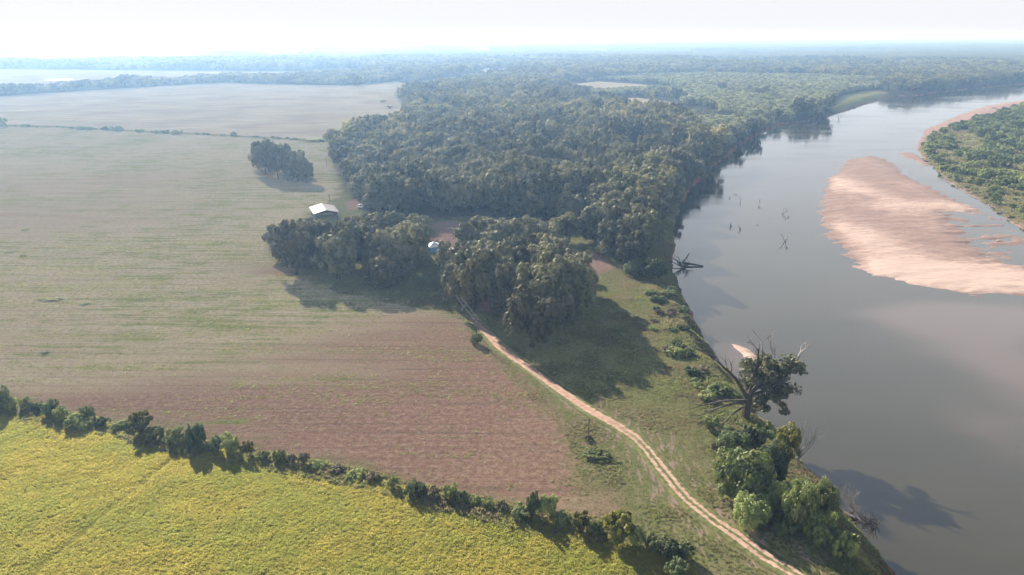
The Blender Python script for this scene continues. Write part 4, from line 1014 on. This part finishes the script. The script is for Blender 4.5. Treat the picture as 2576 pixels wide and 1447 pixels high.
# uprooted tree: trunk lying on the water and a mass of roots
x, y = U(1718, 676, WATER); r = random.Random(2)
root = bpy.data.objects.new('uprooted_tree', None); col.objects.link(root); root.location = (x, y, WATER); tag(root, 'dark uprooted tree with root mass and long log lying in the river', 'driftwood')
mb = MB(); mb.tube([(.8, 4.5, .9), (4, 3.8, .6), (8.4, 2.6, .2)], [.5, .42, .25], 8); mb.tube([(.8, 5, .8), (2.4, 6.0, 2.2), (3.6, 7, 4.0)], [.36, .28, .15], 6); mb.build('log', M['wetwood'], root)
mb = MB()
for i in range(15):
    a = i * 2.4; branchy(mb, (0, .5, .3), (math.cos(a), math.sin(a) * .7, r.uniform(.1, 1)), r.uniform(1.1, 2.3), .17, 2, r, .1, .8)
for q in ((-5.5, 5.0, 3.2), (-4.0, 3.0, 2.8), (-2.5, 5.5, 3.5), (-6.2, 6.0, 1.2)): mb.tube([(0, 1, .4), (q[0] * .5, q[1] * .7, q[2]), q], [.2, .15, .06], 5)
mb.build('root', M['wetwood'], root)
# brush sunk at the bottom of the bank
x, y = U(2182, 1318, WATER)
root = bpy.data.objects.new('sunken_brush', None); col.objects.link(root); root.location = (x, y, WATER); tag(root, 'dark tangle of sunken brush at the water edge near the bottom', 'driftwood')
mb = MB(); r = random.Random(6)
for i in range(34):
    a = i * 2.4; branchy(mb, (r.uniform(-1.3, 1.3), r.uniform(-1.5, 1.5), 0), (math.cos(a) * .9, math.sin(a) * .9, r.uniform(.3, 1)), r.uniform(.7, 1.5), .07, 2, r, .1, .9)
mb.build('branch', M['wetwood'], root)
mb = MB()
for a, b in [((0, 0, 0), (-5.5, 5.5, .8)), ((0, .5, 0), (-7, 4, 1.2)), ((-.5, 0, 0), (-6.5, 6.5, .4))]: mb.tube([a, tuple((u + v) / 2 for u, v in zip(a, b)), b], [.16, .13, .05], 5)
mb.build('log', M['deadwood'], root)
# drift logs on the beach
for i, (px, py, ln, rz, mt, lab) in enumerate([(2394, 448, 5, .2, 'wetwood', 'dark drift log on the far beach, nearest the mud flat'), (2412, 458, 4, -.7, 'deadwood', 'pale forked drift log on the far beach'), (2436, 473, 6, .5, 'wetwood', 'dark drift log on the far beach beside the narrow channel, upper one'),
                                             (2462, 488, 6.5, .2, 'wetwood', 'largest dark drift log on the far beach beside the channel'), (2452, 480, 4, -.2, 'wetwood', 'short dark drift log touching the largest one'), (2500, 507, 4, .1, 'wetwood', 'dark drift log at the shrub edge of the far beach'),
                                             (2480, 500, 4, .6, 'wetwood', 'drift log at the muddy tail of the narrow channel'), (2545, 548, 5, .3, 'wetwood', 'drift log at the beach end near the right side'), (2520, 535, 4.5, -.4, 'deadwood', 'pale drift log near the end of the far beach'), (2330, 405, 5, .1, 'wetwood', 'dark log on the edge of the mud flat'),
                                             (2415, 400, 3, .1, 'wetwood', 'dark log among the shrubs across the river'), (2500, 278, 7, .3, 'wetwood', 'dark log lying on the far upstream beach')]):
    x, y = U(px, py, -4.6); r = random.Random(50 + i)
    root = bpy.data.objects.new('drift_log', None); col.objects.link(root); root.location = (x, y, gh(x, y) + .15); root.rotation_euler = (0, 0, rz); tag(root, lab, 'log', 'drift logs across the river')
    mb = MB(); mb.tube([(-ln / 2, 0, .1), (0, .2, .25), (ln / 2, -.1, .15)], [.4, .34, .2], 7); mb.build('trunk', M[mt], root)
    mb = MB()
    for k in range(5): branchy(mb, (r.uniform(-ln / 2, ln / 2), 0, .2), (r.uniform(-1, 1), r.uniform(-1, 1), .5), r.uniform(.6, 1.3), .12, 1, r)
    mb.build('branch', M[mt], root)
a, b = Vector((*U(1161, 785), .35)), Vector((*U(1174, 769), .8)); mb = MB(); mb.tube([a, a.lerp(b, .5) + Vector((.1, 0, .1)), b], [.3, .42, .36], 8)
tag(mb.build('fallen_log', M['deadwood']), 'pale fallen log at the grove edge beside the power wires', 'log')

# ------------------------------------------------------------------ power poles and wires
def pole(px, py, h, label):
    x, y = U(px, py); z = gh(x, y); root = bpy.data.objects.new('power_pole', None); col.objects.link(root); root.location = (x, y, z); tag(root, label, 'power pole', 'wooden power poles')
    mb = MB(); mb.tube([(0, 0, -.5), (0, 0, h)], [.17, .12], 8); mb.build('post', M['pole'], root)
    mb = MB(); mb.box((0, 0, h - .5), (1.5, .12, .14)); mb.build('crossarm', M['pole'], root)
    for s in (-.65, .65):
        mb = MB(); mb.tube([(s, 0, h - .43), (s, 0, h - .2)], [.06, .05], 6); mb.build('insulator', M['stone'], root)
    return Vector((x, y, z + h))
p1 = pole(1199, 860, height_for(860, 800), 'wooden power pole beside the dirt track, at the grove end')
p2 = pole(1480, 1108, height_for(1108, 1050), 'wooden power pole in the grass by the ploughed field, nearest one')
p3 = pole(830, 514, height_for(514, 488), 'thin power pole just behind the white-roofed shed')
p4 = pole(822, 418, height_for(418, 398), 'thin distant power pole between the copse and the wood')
p5 = Vector((*U(1062, 668), 9.0))
def wires(a, b, label):
    n = (b - a).normalized().cross(Vector((0, 0, 1)))
    root = bpy.data.objects.new('power_line', None); col.objects.link(root); root.location = (a + b) / 2; tag(root, label, 'power line')
    for s in (-.6, .6):
        mb = MB(); P = [a.lerp(b, t) + n * s + Vector((0, 0, -.25 - 4 * 1.0 * t * (1 - t))) - root.location for t in np.linspace(0, 1, 14)]
        mb.tube(P, [.012] * 14, 4); mb.build('wire', M['wire'], root)
wires(p1, p2, 'pair of power wires between the two poles along the dirt track')
wires(p5, p1, 'pair of power wires running from the grove end pole up between the groves')

# ------------------------------------------------------------------ shed and camp
x0, y0 = U(790.7, 538.1, 3.6); x1, y1 = U(849.9, 533.1, 3.6); x2, y2 = U(775.8, 520.8, 3.6)
o = Vector((x0, y0, 0)); ax = Vector((x1 - x0, y1 - y0, 0)); L_ = Vector((x2 - x0, y2 - y0, 0)); Wd = ax.length; ax.normalize(); ay = Vector((-ax.y, ax.x, 0)); Ln = L_.length * .9
root = bpy.data.objects.new('shed', None); col.objects.link(root); root.location = (o.x, o.y, gh(o.x, o.y)); root.rotation_euler = (0, 0, math.atan2(ax.y, ax.x)); tag(root, 'open-sided shed with a pale metal gable roof in the field beside the grove', 'shed')
he, hr = 3.6, 5.0
for s, pa in ((0, [(-.5, -.5, he), (Wd / 2, -.5, hr), (Wd / 2, Ln + .5, hr), (-.5, Ln + .5, he)]), (1, [(Wd / 2, -.5, hr), (Wd + .5, -.5, he), (Wd + .5, Ln + .5, he), (Wd / 2, Ln + .5, hr)])):
    mb = MB(); mb.prism(pa, .1); rf = mb.build('roof', M['roof'], root)
    mb = MB()
    A_, B_, C_, D_ = [Vector(q) for q in pa]
    for k in range(1, 14):
        t = k / 14; mb.tube([A_.lerp(D_, t) + Vector((0, 0, .03)), B_.lerp(C_, t) + Vector((0, 0, .03))], [.04, .04], 4)
    sm = mb.build('seam', M['roof'], rf)
mb = MB(); mb.tube([(Wd / 2, -.55, hr + .03), (Wd / 2, Ln + .55, hr + .03)], [.14, .14], 6); mb.build('ridge_cap', M['roof'], root)
for xx in (.3, Wd - .3):
    for k in range(4):
        mb = MB(); mb.box((xx, .3 + (Ln - .6) * k / 3, he / 2 - .1), (.22, .22, he - .1)); mb.build('post', M['shedwood'], root)
for k in range(4):
    yy = .3 + (Ln - .6) * k / 3; mb = MB(); mb.box((Wd / 2, yy, he - .25), (Wd - .2, .14, .22)); mb.build('beam', M['shedwood'], root)
    mb = MB(); mb.tube([(.3, yy, he - .2), (Wd / 2, yy, hr - .2), (Wd - .3, yy, he - .2)], [.09, .09, .09], 4); mb.build('rafter', M['shedwood'], root)
mb = MB(); mb.box((Wd / 2, Ln - .2, he / 2), (Wd - .6, .08, he - .4)); mb.build('back_wall', M['shedwood'], root)
mb = MB(); mb.box((Wd - .2, Ln / 2, he / 2), (.08, Ln - .6, he - .4)); mb.build('side_wall', M['shedwood'], root)
# canopy
x, y = U(1092, 632); z = gh(x, y)
root = bpy.data.objects.new('canopy', None); col.objects.link(root); root.location = (x, y, z); root.rotation_euler = (0, 0, .35); tag(root, 'white peaked canopy with a blue side sheet between the two groves', 'canopy')
mb = MB(); a = 2.3; mb.add([(-a, -a, 2.5), (a, -a, 2.5), (a, a, 2.5), (-a, a, 2.5), (0, 0, 3.9), (-a, -a, 2.2), (a, -a, 2.2), (a, a, 2.2), (-a, a, 2.2)], [(0, 1, 4), (1, 2, 4), (2, 3, 4), (3, 0, 4), (0, 5, 6, 1), (1, 6, 7, 2), (2, 7, 8, 3), (3, 8, 5, 0)]); mb.build('roof', M['white'], root)
for sx in (-1, 1):
    for sy in (-1, 1): mb = MB(); mb.tube([(sx * 2.2, sy * 2.2, 0), (sx * 2.2, sy * 2.2, 2.4)], [.05, .05], 6); mb.build('leg', M['grey'], root)
mb = MB(); mb.box((-.4, -2.24, 1.15), (3.4, .04, 2.1)); mb.build('side_sheet', M['blue'], root)
# camper beside it
def camper(px, py, rz, label, L=4.4, W=2.1, Hh=2.3):
    x, y = U(px, py); root = bpy.data.objects.new('camper_trailer', None); col.objects.link(root); root.location = (x, y, gh(x, y)); root.rotation_euler = (0, 0, rz); tag(root, label, 'trailer')
    prof = [(-L / 2, .5), (L / 2, .5), (L / 2, 1.6), (L / 2 - .5, Hh), (-L / 2 + .7, Hh), (-L / 2, 1.4)]
    mb = MB(); k = len(prof); mb.add([(a, -W / 2, b) for a, b in prof] + [(a, W / 2, b) for a, b in prof], [tuple(range(k)), tuple(reversed(range(k, 2 * k)))] + [(i, i + k, (i + 1) % k + k, (i + 1) % k) for i in range(k)]); mb.build('body', M['white'], root)
    for s in (-1, 1):
        mb = MB(); mb.box((.5, s * (W / 2 + .01), 1.55), (1.2, .04, .55)); mb.build('window', M['dark'], root)
        mb = MB(); mb.tube([(0, s * (W / 2 - .1), .35), (0, s * (W / 2 + .1), .35)], [.35, .35], 12); mb.build('wheel', M['dark'], root)
    mb = MB(); mb.box((-.9, -W / 2 - .01, 1.3), (.7, .05, 1.5)); mb.build('door', M['grey'], root)
    mb = MB(); mb.tube([(L / 2, 0, .5), (L / 2 + 1.2, 0, .45)], [.06, .06], 6); mb.build('tow_bar', M['grey'], root)
camper(1133, 640, .9, 'white camper trailer half hidden behind the tree right of the canopy')
camper(908, 524, -.4, 'small pale trailer at the wood edge behind the front left grove', 3.4, 1.9, 2.0)
x, y = U(1132, 577); root = bpy.data.objects.new('fire_ring', None); col.objects.link(root); root.location = (x, y, gh(x, y) + .05); tag(root, 'dark round fire ring with a pale rim on the bare camp ground', 'fire ring')
mb = MB(); mb.tube([(math.cos(a) * 1.0, math.sin(a) * 1.0, .18) for a in np.linspace(0, 6.283, 19)], [.18] * 19, 6, False); mb.build('rim', M['stone'], root)
mb = MB(); mb.add([(math.cos(a) * .9, math.sin(a) * .9, .06) for a in np.linspace(0, 6.283, 17)[:-1]], [tuple(range(16))]); mb.build('ash_bed', M['ash'], root)
# clods and weed lumps left on the field
for i, (px, py, wd, lab) in enumerate([(20, 636, 26, 'flat dark weed heap on the field at the left side, outer one'), (58, 645, 20, 'flat dark weed heap on the field at the left side, inner one'), (132, 755, 80, 'long dark strip of cut weeds lying on the field'), (212, 766, 22, 'small dark weed clump beside the long strip on the field'), (112, 890, 20, 'small dark clump low on the left of the field'), (62, 578, 20, 'faint dark clump high on the left of the field')]):
    x, y = U(px, py); o = plant('scrub', 'weed_heap', x, y, .55, wd / upx(y), lab, 'weed heap', 'weed heaps on the field', rot=0); o.scale[1] = min(o.scale[1], .5)
# ------------------------------------------------------------------ haze
mb = MB(); mb.box((0, 31000 / 2 - 150, (CAMH + 1.5 - 9) / 2), (62000, 31300, CAMH + 1.5 + 9))
hz = mb.build('haze', None); tag(hz, 'pale blue haze over the whole valley', kind='stuff')
m, nt = mat_new('haze_air'); N = NT(nt); pv = N.n('ShaderNodeVolumePrincipled'); pv.inputs['Color'].default_value = (*HAZE_COLOR, 1); pv.inputs['Density'].default_value = HAZE_DENSITY; pv.inputs['Absorption Color'].default_value = (1, 1, 1, 1); pv.inputs['Anisotropy'].default_value = HAZE_G
ou = N.n('ShaderNodeOutputMaterial'); N.l(pv.outputs[0], ou.inputs['Volume']); hz.data.materials.append(m)
